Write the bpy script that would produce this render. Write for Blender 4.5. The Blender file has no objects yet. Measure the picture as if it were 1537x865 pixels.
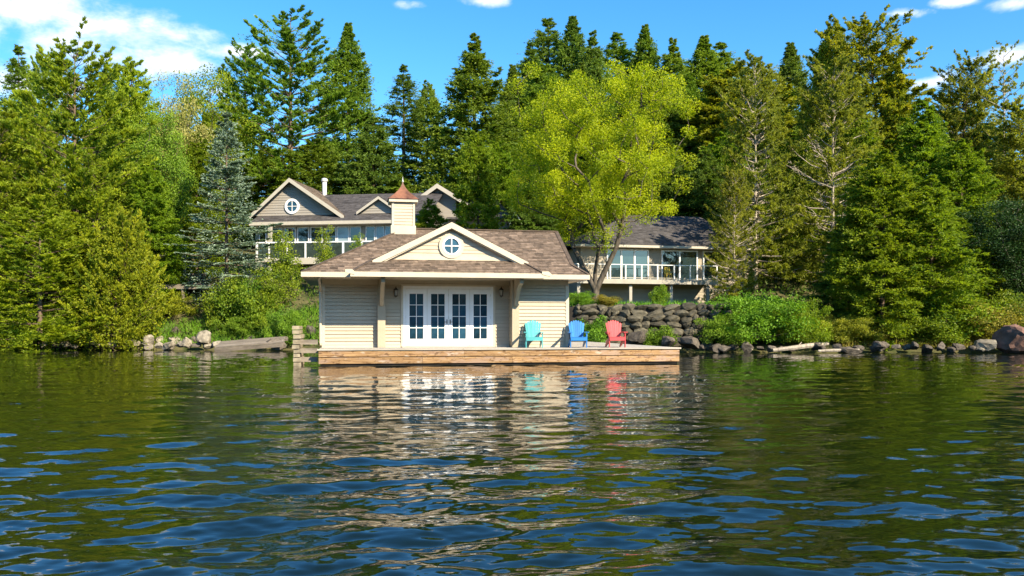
import bpy, bmesh, math, random
import numpy as np
from mathutils import Vector, Matrix

random.seed(7)
SC = bpy.context.scene
COL = SC.collection
PI = math.pi

# ------------------------------------------------------------------ camera
F, CX, HZ, CAMH = 1300.0, 768.5, 490.0, 1.5      # photo pixels, horizon row, eye height
cam_d = bpy.data.cameras.new('camera')
cam = bpy.data.objects.new('camera', cam_d)
COL.objects.link(cam)
cam.location = (0, 0, CAMH)
cam.rotation_euler = (PI / 2, 0, 0)
cam_d.sensor_width = 36.0
cam_d.lens = F / 1537.0 * 36.0
cam_d.shift_y = (HZ - 432.5) / 1537.0
cam_d.clip_start = 0.1
cam_d.clip_end = 3000
SC.camera = cam

# ------------------------------------------------------------------ sun, sky, exposure
SUN_AZ, SUN_EL = math.radians(45.0), math.radians(33.0)   # right of behind the camera
SUN_DIR = Vector((math.sin(SUN_AZ) * math.cos(SUN_EL), -math.cos(SUN_AZ) * math.cos(SUN_EL), math.sin(SUN_EL)))
sun_d = bpy.data.lights.new('sun', 'SUN')
sun_d.energy = 4.8
sun_d.angle = math.radians(0.5)
sun_d.color = (1.0, 0.87, 0.64)
sun = bpy.data.objects.new('sun', sun_d)
COL.objects.link(sun)
sun.rotation_euler = SUN_DIR.to_track_quat('Z', 'Y').to_euler()
sun.location = SUN_DIR * 100

SC.view_settings.view_transform = 'Standard'
SC.view_settings.look = 'None'
SC.view_settings.gamma = 1.0
SC.view_settings.use_curve_mapping = False
SC.view_settings.exposure = 1.3
SC.render.engine = 'CYCLES'
cy = SC.cycles
cy.max_bounces = 7; cy.diffuse_bounces = 5; cy.glossy_bounces = 3
cy.transmission_bounces = 3; cy.transparent_max_bounces = 4
cy.caustics_reflective = False; cy.caustics_refractive = False
cy.use_denoising = True

class NT:
    """tiny helper over a node tree"""
    def __init__(s, nt): s.nt = nt; s.l = nt.links
    def n(s, t, **k):
        nd = s.nt.nodes.new(t)
        for a, b in k.items(): setattr(nd, a, b)
        return nd
    def put(s, sock, v):
        if v is None: return
        if isinstance(v, bpy.types.NodeSocket): s.l.new(v, sock)
        else: sock.default_value = v
    def m(s, op, a, b=None, c=None, clamp=False):
        nd = s.n('ShaderNodeMath', operation=op); nd.use_clamp = clamp
        for i, v in enumerate((a, b, c)):
            if v is not None: s.put(nd.inputs[i], v)
        return nd.outputs[0]
    def vm(s, op, a, b=None):
        nd = s.n('ShaderNodeVectorMath', operation=op)
        s.put(nd.inputs[0], a)
        if b is not None: s.put(nd.inputs[1], b)
        return nd.outputs[0]
    def noise(s, vec, scale, detail=4.0, rough=0.55, dist=0.0):
        nd = s.n('ShaderNodeTexNoise')
        if vec is not None: s.put(nd.inputs['Vector'], vec)
        nd.inputs['Scale'].default_value = scale
        nd.inputs['Detail'].default_value = detail
        nd.inputs['Roughness'].default_value = rough
        nd.inputs['Distortion'].default_value = dist
        return nd.outputs['Fac']
    def ramp(s, fac, stops):
        nd = s.n('ShaderNodeValToRGB'); s.put(nd.inputs[0], fac)
        e = nd.color_ramp.elements
        while len(e) < len(stops): e.new(0.5)
        for i, (p, c) in enumerate(stops):
            e[i].position = p
            e[i].color = (c, c, c, 1) if isinstance(c, (int, float)) else (*c[:3], 1)
        return nd.outputs[0]
    def mix(s, fac, a, b, blend='MIX'):
        nd = s.n('ShaderNodeMix', data_type='RGBA', blend_type=blend)
        s.put(nd.inputs[0], fac)
        for i, v in ((6, a), (7, b)):
            s.put(nd.inputs[i], v if isinstance(v, bpy.types.NodeSocket) else (*v[:3], 1))
        return nd.outputs[2]
    def mapr(s, v, a, b, c=0.0, d=1.0, smooth=True):
        nd = s.n('ShaderNodeMapRange'); nd.interpolation_type = 'SMOOTHSTEP' if smooth else 'LINEAR'
        s.put(nd.inputs[0], v)
        for i, x in enumerate((a, b, c, d)): nd.inputs[i + 1].default_value = x
        return nd.outputs[0]

world = bpy.data.worlds.new('World'); SC.world = world; world.use_nodes = True
wt = NT(world.node_tree); world.node_tree.nodes.clear()
sky = wt.n('ShaderNodeTexSky', sky_type='NISHITA')
sky.sun_disc = False
sky.sun_elevation = SUN_EL
sky.sun_rotation = PI - SUN_AZ
sky.altitude = 200; sky.air_density = 1.0; sky.dust_density = 0.3; sky.ozone_density = 2.5
hs = wt.n('ShaderNodeHueSaturation'); hs.inputs['Saturation'].default_value = 1.31
hs.inputs['Value'].default_value = 1.0; hs.inputs['Hue'].default_value = 0.5
wt.l.new(sky.outputs[0], hs.inputs['Color'])
skycol = wt.mix(1.0, hs.outputs[0], (0.80, 1.04, 1.10), 'MULTIPLY')
tc = wt.n('ShaderNodeTexCoord')
dirv = tc.outputs['Generated']
sep = wt.n('ShaderNodeSeparateXYZ'); wt.l.new(dirv, sep.inputs[0])
dx, dy, dz = sep.outputs
# clouds are laid out on the flat layer they drift in, 1 unit up
inv = wt.m('DIVIDE', 1.0, wt.m('MAXIMUM', dz, 0.02))
lay = wt.n('ShaderNodeCombineXYZ')
wt.put(lay.inputs[0], wt.m('MULTIPLY', dx, inv)); wt.put(lay.inputs[1], wt.m('MULTIPLY', dy, inv))
layv = lay.outputs[0]
puff = wt.n('ShaderNodeMapping'); wt.l.new(dirv, puff.inputs[0]); puff.inputs['Scale'].default_value = (1.0, 1.0, 2.0)
warp = wt.noise(puff.outputs[0], 9.0, 7.0, 0.60, 0.4)
fine = wt.noise(puff.outputs[0], 22.0, 5.0, 0.6, 0.2)
nz = wt.m('ADD', wt.m('MULTIPLY', warp, 0.65), wt.m('MULTIPLY', fine, 0.35))
def cloud_at(px, py, wpx, hpx):
    """an ellipse of cloud on the layer, centred where that ray pierces it"""
    a, b = (px - CX) / F, (HZ - py) / F
    cx_, cy_ = a / b, 1.0 / b
    rx = wpx / F / b
    ry = abs(1.0 / ((HZ - py - hpx) / F) - 1.0 / ((HZ - py + hpx) / F)) / 2
    return cx_, cy_, rx, ry
blobs = [(110, 62, 200, 62), (40, 15, 110, 40), (270, 100, 90, 30), (30, 120, 110, 35), (350, 80, 70, 14), (330, 135, 55, 14), (604, 6, 46, 14), (722, 2, 34, 10),
         (1358, 20, 34, 9), (1430, 3, 36, 9), (1522, 6, 34, 12), (1512, 88, 50, 24), (1400, 122, 34, 18)]
dens = None
sx, sy = wt.m('MULTIPLY', dx, inv), wt.m('MULTIPLY', dy, inv)
for b in blobs:
    cx_, cy_, rx, ry = cloud_at(*b)
    ex = wt.m('DIVIDE', wt.m('SUBTRACT', sx, cx_), rx)
    ey = wt.m('DIVIDE', wt.m('SUBTRACT', sy, cy_), ry)
    r2 = wt.m('ADD', wt.m('MULTIPLY', ex, ex), wt.m('MULTIPLY', ey, ey))
    v = wt.m('SUBTRACT', 1.0, wt.m('POWER', r2, 0.5))
    dens = v if dens is None else wt.m('MAXIMUM', dens, v)
# scattered fair-weather clouds over the rest of the dome
rest = wt.m('SUBTRACT', wt.noise(layv, 0.55, 3.0, 0.5), 0.62)
rest = wt.m('MULTIPLY', rest, 6.0)
away = wt.mapr(wt.m('ABSOLUTE', wt.m('SUBTRACT', sy, 3.6)), 2.0, 3.2)   # keep the gap of blue sky behind the trees
rest = wt.m('SUBTRACT', rest, wt.m('MULTIPLY', wt.m('SUBTRACT', 1.0, away), 4.0))
dens = wt.m('MAXIMUM', dens, rest)
dens = wt.m('ADD', dens, wt.m('MULTIPLY', wt.m('SUBTRACT', nz, 0.51), 5.0))
cl = wt.mapr(dens, -0.15, 1.1)
cl = wt.m('MULTIPLY', cl, wt.mapr(dz, 0.03, 0.12))
cl = wt.m('MULTIPLY', cl, 0.9)
shade = wt.mapr(fine, 0.35, 0.62)
ccol = wt.mix(shade, (4.3, 4.7, 5.3), (5.6, 5.6, 5.7))
both = wt.mix(cl, skycol, ccol)
bg = wt.n('ShaderNodeBackground'); wt.l.new(both, bg.inputs[0]); bg.inputs[1].default_value = 0.105
wo = wt.n('ShaderNodeOutputWorld'); wt.l.new(bg.outputs[0], wo.inputs[0])

# ------------------------------------------------------------------ helpers
def P(px, py, Y):
    return Vector(((px - CX) / F * Y, Y, CAMH + (HZ - py) / F * Y))

def tag(o, label=None, cat=None, group=None, kind=None):
    if label: o['label'] = label
    if cat: o['category'] = cat
    if group: o['group'] = group
    if kind: o['kind'] = kind
    return o

def empty(name, loc=(0, 0, 0), rz=0.0, parent=None):
    o = bpy.data.objects.new(name, None); COL.objects.link(o)
    o.location = loc; o.rotation_euler = (0, 0, rz); o.empty_display_size = 0.2
    if parent: o.parent = parent
    return o

def link(name, me, parent=None, loc=(0, 0, 0), rot=(0, 0, 0), scale=(1, 1, 1)):
    o = bpy.data.objects.new(name, me); COL.objects.link(o)
    o.location = loc; o.rotation_euler = rot; o.scale = scale
    if parent: o.parent = parent
    return o

class MB:
    """collects boxes, prisms and tubes, then becomes ONE mesh object"""
    def __init__(s): s.v = []; s.f = []; s.tint = []
    def face(s, pts, t=0.5):
        i = len(s.v); s.v += [tuple(p) for p in pts]; s.f.append(tuple(range(i, i + len(pts)))); s.tint.append(t); return s
    def box(s, x0, x1, y0, y1, z0, z1, t=0.5):
        if x0 > x1: x0, x1 = x1, x0
        if y0 > y1: y0, y1 = y1, y0
        if z0 > z1: z0, z1 = z1, z0
        i = len(s.v)
        s.v += [(x0, y0, z0), (x1, y0, z0), (x1, y1, z0), (x0, y1, z0), (x0, y0, z1), (x1, y0, z1), (x1, y1, z1), (x0, y1, z1)]
        for q in ((0, 3, 2, 1), (4, 5, 6, 7), (0, 1, 5, 4), (1, 2, 6, 5), (2, 3, 7, 6), (3, 0, 4, 7)):
            s.f.append(tuple(i + k for k in q)); s.tint.append(t)
        return s
    def hexa(s, p, t=0.5):
        """8 points: bottom four, top four, each counter-clockwise from above"""
        i = len(s.v); s.v += [tuple(q) for q in p]
        for q in ((0, 3, 2, 1), (4, 5, 6, 7), (0, 1, 5, 4), (1, 2, 6, 5), (2, 3, 7, 6), (3, 0, 4, 7)):
            s.f.append(tuple(i + k for k in q)); s.tint.append(t)
        return s
    def prism(s, poly, off):
        """polygon of 3d points swept by the vector off"""
        n = len(poly); i = len(s.v); off = Vector(off)
        s.v += [tuple(p) for p in poly] + [tuple(Vector(p) + off) for p in poly]
        s.f.append(tuple(range(i, i + n))); s.f.append(tuple(range(i + 2 * n - 1, i + n - 1, -1)))
        for k in range(n):
            s.f.append((i + k, i + n + k, i + n + (k + 1) % n, i + (k + 1) % n))
        s.tint += [0.5] * (n + 2)
        return s
    def bar(s, a, b, w, h=None, up=(0, 0, 1)):
        a, b = Vector(a), Vector(b); h = h or w; d = (b - a).normalized(); up = Vector(up)
        if abs(d.dot(up)) > 0.98: up = Vector((0, 1, 0))
        x = d.cross(up).normalized() * w / 2; z = x.cross(d).normalized() * h / 2
        s.hexa([a - x - z, a + x - z, b + x - z, b - x - z, a - x + z, a + x + z, b + x + z, b - x + z]); return s
    def tube(s, pts, rad, n=6, cap=True):
        pts = [Vector(p) for p in pts]; base = len(s.v); m = len(pts)
        for k, p in enumerate(pts):
            d = (pts[min(k + 1, m - 1)] - pts[max(k - 1, 0)])
            d = d.normalized() if d.length > 1e-6 else Vector((0, 0, 1))
            ref = Vector((0, 1, 0)) if abs(d.z) > 0.8 else Vector((0, 0, 1))
            x = d.cross(ref).normalized(); y = d.cross(x)
            r = rad[k] if isinstance(rad, (list, tuple)) else rad
            for j in range(n):
                a = 2 * PI * j / n
                s.v.append(tuple(p + x * r * math.cos(a) + y * r * math.sin(a)))
        for k in range(m - 1):
            for j in range(n):
                s.f.append((base + k * n + j, base + k * n + (j + 1) % n, base + (k + 1) * n + (j + 1) % n, base + (k + 1) * n + j)); s.tint.append(0.5)
        if cap:
            s.f.append(tuple(base + j for j in range(n))[::-1]); s.f.append(tuple(base + (m - 1) * n + j for j in range(n))); s.tint += [0.5, 0.5]
        return s
    def lathe(s, prof, n=12, c=(0, 0, 0)):
        base = len(s.v)
        for (r, z) in prof:
            for j in range(n):
                a = 2 * PI * j / n; s.v.append((c[0] + r * math.cos(a), c[1] + r * math.sin(a), c[2] + z))
        for k in range(len(prof) - 1):
            for j in range(n):
                s.f.append((base + k * n + j, base + k * n + (j + 1) % n, base + (k + 1) * n + (j + 1) % n, base + (k + 1) * n + j)); s.tint.append(0.5)
        return s
    def mesh(s, name, mat, smooth=False):
        me = bpy.data.meshes.new(name); me.from_pydata(s.v, [], s.f)
        if any(t != 0.5 for t in s.tint):
            a = me.attributes.new('tint', 'FLOAT', 'FACE'); a.data.foreach_set('value', np.array(s.tint, dtype=np.float32))
        me.materials.append(mat)
        if smooth: me.polygons.foreach_set('use_smooth', [True] * len(me.polygons))
        me.validate(); me.update(); return me
    def build(s, name, mat, parent=None, smooth=False, **k):
        return link(name, s.mesh(name, mat, smooth), parent, **k)

def np_mesh(name, V, Fc, mat, tint=None, k=3):
    """V (n,3) and Fc (m,k) numpy arrays into a mesh, with a per-face tint"""
    me = bpy.data.meshes.new(name); m = len(Fc)
    me.vertices.add(len(V)); me.vertices.foreach_set('co', np.ascontiguousarray(V, dtype=np.float32).ravel())
    me.loops.add(m * k); me.loops.foreach_set('vertex_index', np.ascontiguousarray(Fc, dtype=np.int32).ravel())
    me.polygons.add(m); me.polygons.foreach_set('loop_start', np.arange(0, m * k, k, dtype=np.int32))
    if tint is not None:
        a = me.attributes.new('tint', 'FLOAT', 'FACE'); a.data.foreach_set('value', np.asarray(tint, dtype=np.float32))
    me.materials.append(mat); me.update(calc_edges=True); return me

# ------------------------------------------------------------------ materials
def base_mat(name):
    m = bpy.data.materials.new(name); m.use_nodes = True; t = NT(m.node_tree)
    b = m.node_tree.nodes['Principled BSDF']; return m, t, b

def paint(name, col, var=0.08, rough=0.6, scale=3.0, bump=0.0, bscale=40.0, stretch=(1, 1, 1), dirt=0.0, objvar=0.0, spec=0.3, tintvar=0.0, col2=None, contrast=(0.3, 0.7)):
    m, t, b = base_mat(name)
    tcn = t.n('ShaderNodeTexCoord'); mp = t.n('ShaderNodeMapping'); t.l.new(tcn.outputs['Object'], mp.inputs[0])
    mp.inputs['Scale'].default_value = stretch
    vec = mp.outputs[0]
    oi = t.n('ShaderNodeObjectInfo')
    if objvar or col2:
        vec = t.vm('ADD', vec, t.vm('SCALE', (17.0, 31.0, 11.0)))
        sc = vec.node.inputs[1].links[0].from_node; t.put(sc.inputs['Scale'], oi.outputs['Random'])
    nz_ = t.noise(vec, scale, 6.0, 0.6)
    dark = tuple(c * (1 - var * 2.2) for c in col); lite = tuple(min(1, c * (1 + var)) for c in col)
    c = t.ramp(nz_, [(contrast[0], col2 if col2 else dark), (contrast[1], lite)])
    if dirt:
        d = t.mapr(t.noise(tcn.outputs['Object'], 1.1, 8.0, 0.7), 0.5, 0.75)
        c = t.mix(t.m('MULTIPLY', d, dirt), c, tuple(x * 0.45 for x in col))
    if objvar:
        v = t.m('ADD', 1.0 - objvar / 2, t.m('MULTIPLY', oi.outputs['Random'], objvar))
        hv = t.n('ShaderNodeHueSaturation'); t.put(hv.inputs['Color'], c); t.put(hv.inputs['Value'], v); c = hv.outputs[0]
    if tintvar:
        at = t.n('ShaderNodeAttribute'); at.attribute_name = 'tint'
        v = t.m('ADD', 1.0 - tintvar / 2, t.m('MULTIPLY', at.outputs['Fac'], tintvar))
        hv = t.n('ShaderNodeHueSaturation'); t.put(hv.inputs['Color'], c); t.put(hv.inputs['Value'], v); c = hv.outputs[0]
    t.put(b.inputs['Base Color'], c)
    b.inputs['Roughness'].default_value = rough
    b.inputs['Specular IOR Level'].default_value = spec
    if bump:
        bn = t.n('ShaderNodeBump'); bn.inputs['Strength'].default_value = bump; bn.inputs['Distance'].default_value = 0.03
        t.put(bn.inputs['Height'], t.noise(vec, bscale, 5.0, 0.65)); t.l.new(bn.outputs[0], b.inputs['Normal'])
    return m

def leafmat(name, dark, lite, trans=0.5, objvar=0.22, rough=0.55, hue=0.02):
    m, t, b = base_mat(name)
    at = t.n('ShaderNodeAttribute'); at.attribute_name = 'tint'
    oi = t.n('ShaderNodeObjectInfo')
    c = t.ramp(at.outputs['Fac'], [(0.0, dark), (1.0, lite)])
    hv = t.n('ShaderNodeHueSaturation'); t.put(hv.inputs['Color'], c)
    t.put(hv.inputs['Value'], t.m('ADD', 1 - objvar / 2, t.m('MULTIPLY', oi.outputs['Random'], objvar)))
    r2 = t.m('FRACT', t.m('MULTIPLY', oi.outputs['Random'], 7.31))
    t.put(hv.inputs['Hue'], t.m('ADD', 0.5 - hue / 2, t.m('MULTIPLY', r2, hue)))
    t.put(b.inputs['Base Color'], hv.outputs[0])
    b.inputs['Roughness'].default_value = rough; b.inputs['Specular IOR Level'].default_value = 0.25
    tr = t.n('ShaderNodeBsdfTranslucent')
    tcol = t.mix(1.0, hv.outputs[0], (1.25, 1.25, 0.6), 'MULTIPLY'); t.put(tr.inputs[0], tcol)
    ms = t.n('ShaderNodeMixShader'); ms.inputs[0].default_value = trans
    t.l.new(b.outputs[0], ms.inputs[1]); t.l.new(tr.outputs[0], ms.inputs[2])
    out = m.node_tree.nodes['Material Output']; t.l.new(ms.outputs[0], out.inputs[0])
    return m

def glassmat(name, col, ior=1.9, rough=0.03, var=0.5):
    m, t, b = base_mat(name)
    oi = t.n('ShaderNodeObjectInfo'); tcn = t.n('ShaderNodeTexCoord')
    f = t.noise(tcn.outputs['Object'], 2.2, 3.0, 0.6)
    f = t.m('ADD', t.m('MULTIPLY', f, 0.7), t.m('MULTIPLY', oi.outputs['Random'], 0.4))
    c = t.ramp(f, [(0.25, tuple(x * (1 - var) for x in col)), (0.8, tuple(x * (1 + var) for x in col))])
    t.put(b.inputs['Base Color'], c); b.inputs['Roughness'].default_value = rough; b.inputs['IOR'].default_value = ior
    bn = t.n('ShaderNodeBump'); bn.inputs['Strength'].default_value = 0.04; bn.inputs['Distance'].default_value = 0.05
    t.put(bn.inputs['Height'], t.noise(tcn.outputs['Object'], 1.5, 1.0)); t.l.new(bn.outputs[0], b.inputs['Normal'])
    return m

M = {}
M['siding'] = paint('cream_siding', (.475, .395, .29), 0.05, 0.65, 2.0, 0.12, 60, (0.3, 1, 3), dirt=0.28, objvar=0.14)
M['trim'] = paint('cream_trim', (0.53, 0.46, 0.35), 0.05, 0.55, 2.5, 0.05, 50, dirt=0.12)
M['post'] = paint('tan_trim', (0.4, 0.335, 0.24), 0.06, 0.6, 2.5, 0.05, 50, dirt=0.15)
M['white'] = paint('white_paint', (0.8, 0.8, 0.8), 0.03, 0.4, 3.0, 0.0, dirt=0.04)
M['shingle'] = paint('brown_shingles', (0.195, 0.142, 0.105), 0.22, 0.9, 5.0, 0.5, 60, tintvar=0.9, dirt=0.35)
M['shingle_grey'] = paint('grey_shingles', (0.089, 0.081, 0.081), 0.2, 0.9, 3.0, 0.5, 60, tintvar=0.7, dirt=0.35)
M['shingle_tan'] = paint('tan_shingles', (0.19, 0.145, 0.11), 0.2, 0.9, 3.0, 0.5, 60, tintvar=0.7, dirt=0.2)
M['copper'] = paint('aged_copper', (0.22, 0.095, 0.05), 0.3, 0.42, 3.0, 0.05, 30, (1, 1, 0.4), dirt=0.35, spec=0.6)
M['glass'] = glassmat('dark_window_glass', (0.014, 0.046, 0.078), 1.5, var=0.8)
M['glass_house'] = glassmat('house_window_glass', (0.016, 0.03, 0.034), 1.9)
M['curtain_pane'] = glassmat('curtained_glass', (0.22, 0.30, 0.36), 1.7, var=0.3)
M['rail_glass'] = glassmat('railing_glass', (0.035, 0.05, 0.045), 1.6)
M['dark_metal'] = paint('dark_bronze', (0.05, 0.04, 0.03), 0.2, 0.5, 8)
M['lamp_glass'] = glassmat('frosted_lamp_glass', (0.32, 0.28, 0.22), 1.5, 0.2, 0.2)
M['deck_top'] = paint('weathered_deck', (0.4, 0.365, 0.325), 0.16, 0.85, 2.0, 0.3, 30, (4, 0.3, 1), objvar=0.3)
M['deck_edge'] = paint('silvered_deck_edge', (0.43, 0.38, 0.32), 0.15, 0.85, 1.5, 0.3, 30, (0.4, 4, 4), objvar=0.15)
def cedar_mat():
    m, t, b = base_mat('raw_cedar_boards')
    tcn = t.n('ShaderNodeTexCoord'); oi = t.n('ShaderNodeObjectInfo')
    sh = t.n('ShaderNodeVectorMath', operation='SCALE'); sh.inputs[0].default_value = (13, 7, 29); t.put(sh.inputs['Scale'], oi.outputs['Random'])
    off = t.vm('ADD', tcn.outputs['Object'], sh.outputs[0])
    def mapped(sc):
        mp = t.n('ShaderNodeMapping'); t.put(mp.inputs[0], off); mp.inputs['Scale'].default_value = sc; return mp.outputs[0]
    grain = t.noise(mapped((0.35, 3, 9)), 4.0, 6.0, 0.6)
    c = t.ramp(grain, [(0.34, (0.15, 0.075, 0.032)), (0.50, (0.32, 0.19, 0.090)), (0.72, (0.43, 0.28, 0.14))])
    worn = t.mapr(t.noise(mapped((0.55, 1, 2.4)), 1.5, 7.0, 0.65), 0.47, 0.62)
    c = t.mix(t.m('MULTIPLY', worn, 0.75), c, (0.34, 0.235, 0.175))
    bleach = t.mapr(t.noise(mapped((0.8, 1, 3.2)), 2.3, 6.0, 0.6), 0.60, 0.70)
    c = t.mix(t.m('MULTIPLY', bleach, 0.7), c, (0.48, 0.40, 0.32))
    stain = t.mapr(t.noise(mapped((1.6, 1, 4.0)), 2.6, 5.0, 0.7), 0.53, 0.64)
    c = t.mix(t.m('MULTIPLY', stain, 0.75), c, (0.09, 0.045, 0.02))
    hv = t.n('ShaderNodeHueSaturation'); t.put(hv.inputs['Color'], c); t.put(hv.inputs['Value'], t.m('ADD', 0.82, t.m('MULTIPLY', oi.outputs['Random'], 0.32)))
    t.put(b.inputs['Base Color'], hv.outputs[0]); b.inputs['Roughness'].default_value = 0.85; b.inputs['Specular IOR Level'].default_value = 0.2
    bn = t.n('ShaderNodeBump'); bn.inputs['Strength'].default_value = 0.5; bn.inputs['Distance'].default_value = 0.02
    t.put(bn.inputs['Height'], grain); t.l.new(bn.outputs[0], b.inputs['Normal'])
    return m
M['cedar'] = cedar_mat()
M['old_wood'] = paint('grey_old_wood', (0.240, 0.200, 0.160), 0.25, 0.9, 2.0, 0.5, 24, (0.6, 3, 3), objvar=0.35, dirt=0.3)
M['crib'] = paint('pale_crib_timber', (0.31, 0.26, 0.18), 0.25, 0.9, 3.0, 0.4, 24, objvar=0.3, dirt=0.35)
M['house_siding'] = paint('taupe_siding', (0.31, 0.28, 0.245), 0.05, 0.7, 2.0, 0.1, 60, (0.3, 1, 3), objvar=0.08)
M['house_trim'] = paint('taupe_trim', (0.45, 0.41, 0.345), 0.05, 0.6, 2.0, dirt=0.1)
M['cot_siding'] = paint('tan_cottage_siding', (0.33, 0.285, 0.22), 0.05, 0.7, 2.0, 0.1, 60, (0.3, 1, 3), objvar=0.08)
M['pale_post'] = paint('pale_post_paint', (0.36, 0.33, 0.28), 0.08, 0.6, 2.0, dirt=0.2)
M['metal'] = paint('galvanised_metal', (0.55, 0.55, 0.54), 0.1, 0.4, 4.0, spec=0.6)
M['shadow'] = paint('painted_shade', (0.03, 0.025, 0.02), 0.2, 0.9)  # near-black stands in for shade under the dock and between boulders
M['teal'] = paint('teal_plastic', (0.085, 0.38, 0.4), 0.05, 0.45, 3.0, objvar=0.35)
M['blue'] = paint('blue_plastic', (0.03, 0.185, 0.5), 0.05, 0.45, 3.0, objvar=0.35)
M['red'] = paint('red_plastic', (0.55, 0.075, 0.08), 0.05, 0.45, 3.0, objvar=0.35)
M['bark'] = paint('conifer_bark', (0.16, 0.115, 0.085), 0.3, 0.95, 3.0, 0.8, 12, (3, 3, 0.6), spec=0.1)
M['bark_pale'] = paint('pale_grey_bark', (0.4, 0.34, 0.27), 0.25, 0.9, 3.0, 0.6, 12, (3, 3, 0.6), spec=0.1)
M['bark_maple'] = paint('maple_bark', (0.12, 0.1, 0.078), 0.3, 0.95, 3.0, 0.8, 10, (3, 3, 0.6), spec=0.1)
M['rock'] = paint('grey_rock', (0.12, 0.1, 0.08), 0.3, 0.9, 2.2, 0.8, 9, objvar=0.5, dirt=0.5, spec=0.2)
M['rock_pale'] = paint('pale_rock', (0.29, 0.25, 0.19), 0.3, 0.9, 2.2, 0.8, 9, objvar=0.4, dirt=0.5, spec=0.2)
M['rock_wall'] = paint('dark_wall_stone', (0.098, 0.086, 0.06), 0.35, 0.9, 2.0, 0.9, 8, objvar=0.7, dirt=0.5, spec=0.2, col2=(0.03, 0.028, 0.022))
M['rock_red'] = paint('red_brown_boulder', (0.192, 0.108, 0.080), 0.25, 0.9, 2.0, 0.8, 8, dirt=0.3, spec=0.2)
M['ochre'] = paint('ochre_plastic', (0.55, 0.40, 0.05), 0.1, 0.5)

L = {}
L['pine'] = leafmat('white_pine_needles', (0.09, 0.165, 0.013), (0.42, 0.48, 0.024))
L['pine_tall'] = leafmat('tall_pine_needles', (0.09, 0.17, 0.02), (0.27, 0.37, 0.032))
L['spruce'] = leafmat('dark_spruce_needles', (0.065, 0.13, 0.022), (0.21, 0.285, 0.036), 0.38)
L['fir'] = leafmat('green_fir_needles', (0.085, 0.165, 0.018), (0.26, 0.35, 0.03), 0.38)
L['blue'] = leafmat('blue_spruce_needles', (0.085, 0.15, 0.11), (0.4, 0.49, 0.39), 0.38)
L['hemlock'] = leafmat('hemlock_needles', (0.075, 0.155, 0.012), (0.33, 0.42, 0.02))
L['cedar'] = leafmat('cedar_sprays', (0.11, 0.18, 0.012), (0.48, 0.48, 0.024))
L['olive'] = leafmat('olive_pine_needles', (0.115, 0.15, 0.02), (0.4, 0.41, 0.045))
L['gold'] = leafmat('golden_cedar_sprays', (0.13, 0.175, 0.012), (0.43, 0.43, 0.026))
L['maple'] = leafmat('maple_leaves', (0.17, 0.26, 0.008), (0.50, 0.56, 0.016), 0.56, 0.05)
L['broad'] = leafmat('broad_leaves', (0.08, 0.18, 0.014), (0.22, 0.35, 0.025), 0.35)
L['pale'] = leafmat('pale_seed_leaves', (0.150, 0.170, 0.035), (0.400, 0.370, 0.110), 0.3)
L['bush'] = leafmat('bright_bush_leaves', (0.07, 0.16, 0.01), (0.22, 0.36, 0.022), 0.35)
L['yellow'] = leafmat('yellow_green_leaves', (0.07, 0.15, 0.012), (0.30, 0.37, 0.025), 0.45)
L['dark'] = leafmat('shade_darkened_leaves', (0.012, 0.040, 0.008), (0.045, 0.095, 0.014), 0.2)  # green darkened in the colour itself to stand for shade on these trees
L['grass'] = leafmat('bank_grass', (0.06, 0.17, 0.012), (0.19, 0.36, 0.025), 0.35)
L['grass_dry'] = leafmat('dry_bank_grass', (0.150, 0.150, 0.020), (0.380, 0.320, 0.050), 0.35)
L['under'] = leafmat('forest_undergrowth', (0.035, 0.085, 0.012), (0.13, 0.19, 0.02), 0.38)

# ------------------------------------------------------------------ terrain and lake
SHX = [-90, -45, -33, -20, -14, -8, -2, 4, 14, 27, 45, 90]
SHY = [60, 57, 55.6, 55.2, 54.5, 52.5, 51.5, 50.0, 49.2, 49.2, 49.5, 51]
PRD = [-60, -4, -0.4, 0.0, 0.8, 4, 8, 14, 20, 30, 45, 70, 120, 220]
PRZ = [-4, -1.2, -0.25, -0.02, 0.30, 1.2, 2.4, 4.3, 6.0, 8.8, 13.0, 19.5, 28, 36]
def gz(x, y):
    x = np.asarray(x, float); y = np.asarray(y, float)
    d = y - np.interp(x, SHX, SHY)
    z = np.interp(d, PRD, PRZ)
    zl = np.interp(d, [-60, -4, -0.4, 0.0, 0.8, 2.5, 5, 8, 13, 20, 30, 45, 70, 120, 220], [-4, -1.2, -0.25, -0.02, 0.45, 1.5, 3.7, 4.6, 5.4, 7.0, 9.6, 13.5, 20, 28, 36])
    wl = np.clip((-4.0 - x) / 4.0, 0, 1)
    z = z * (1 - wl) + zl * wl
    n = 0.22 * np.sin(x * 0.9 + 1.3) * np.sin(y * 0.7) + 0.12 * np.sin(x * 2.1 + y * 1.3)
    z = z + n * np.clip((d - 0.5) / 4, 0, 1)
    # level terrace behind the boulder wall
    w = np.clip((x - 2.2) / 1.2, 0, 1) * np.clip((15.0 - x) / 2.0, 0, 1)
    ter = np.where(y < 51.2, np.minimum(z, 0.5), 2.72 + np.clip(y - 62, 0, 99) * 0.28)
    return z * (1 - w) + ter * w
def gzs(x, y): return float(gz(x, y))

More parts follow.
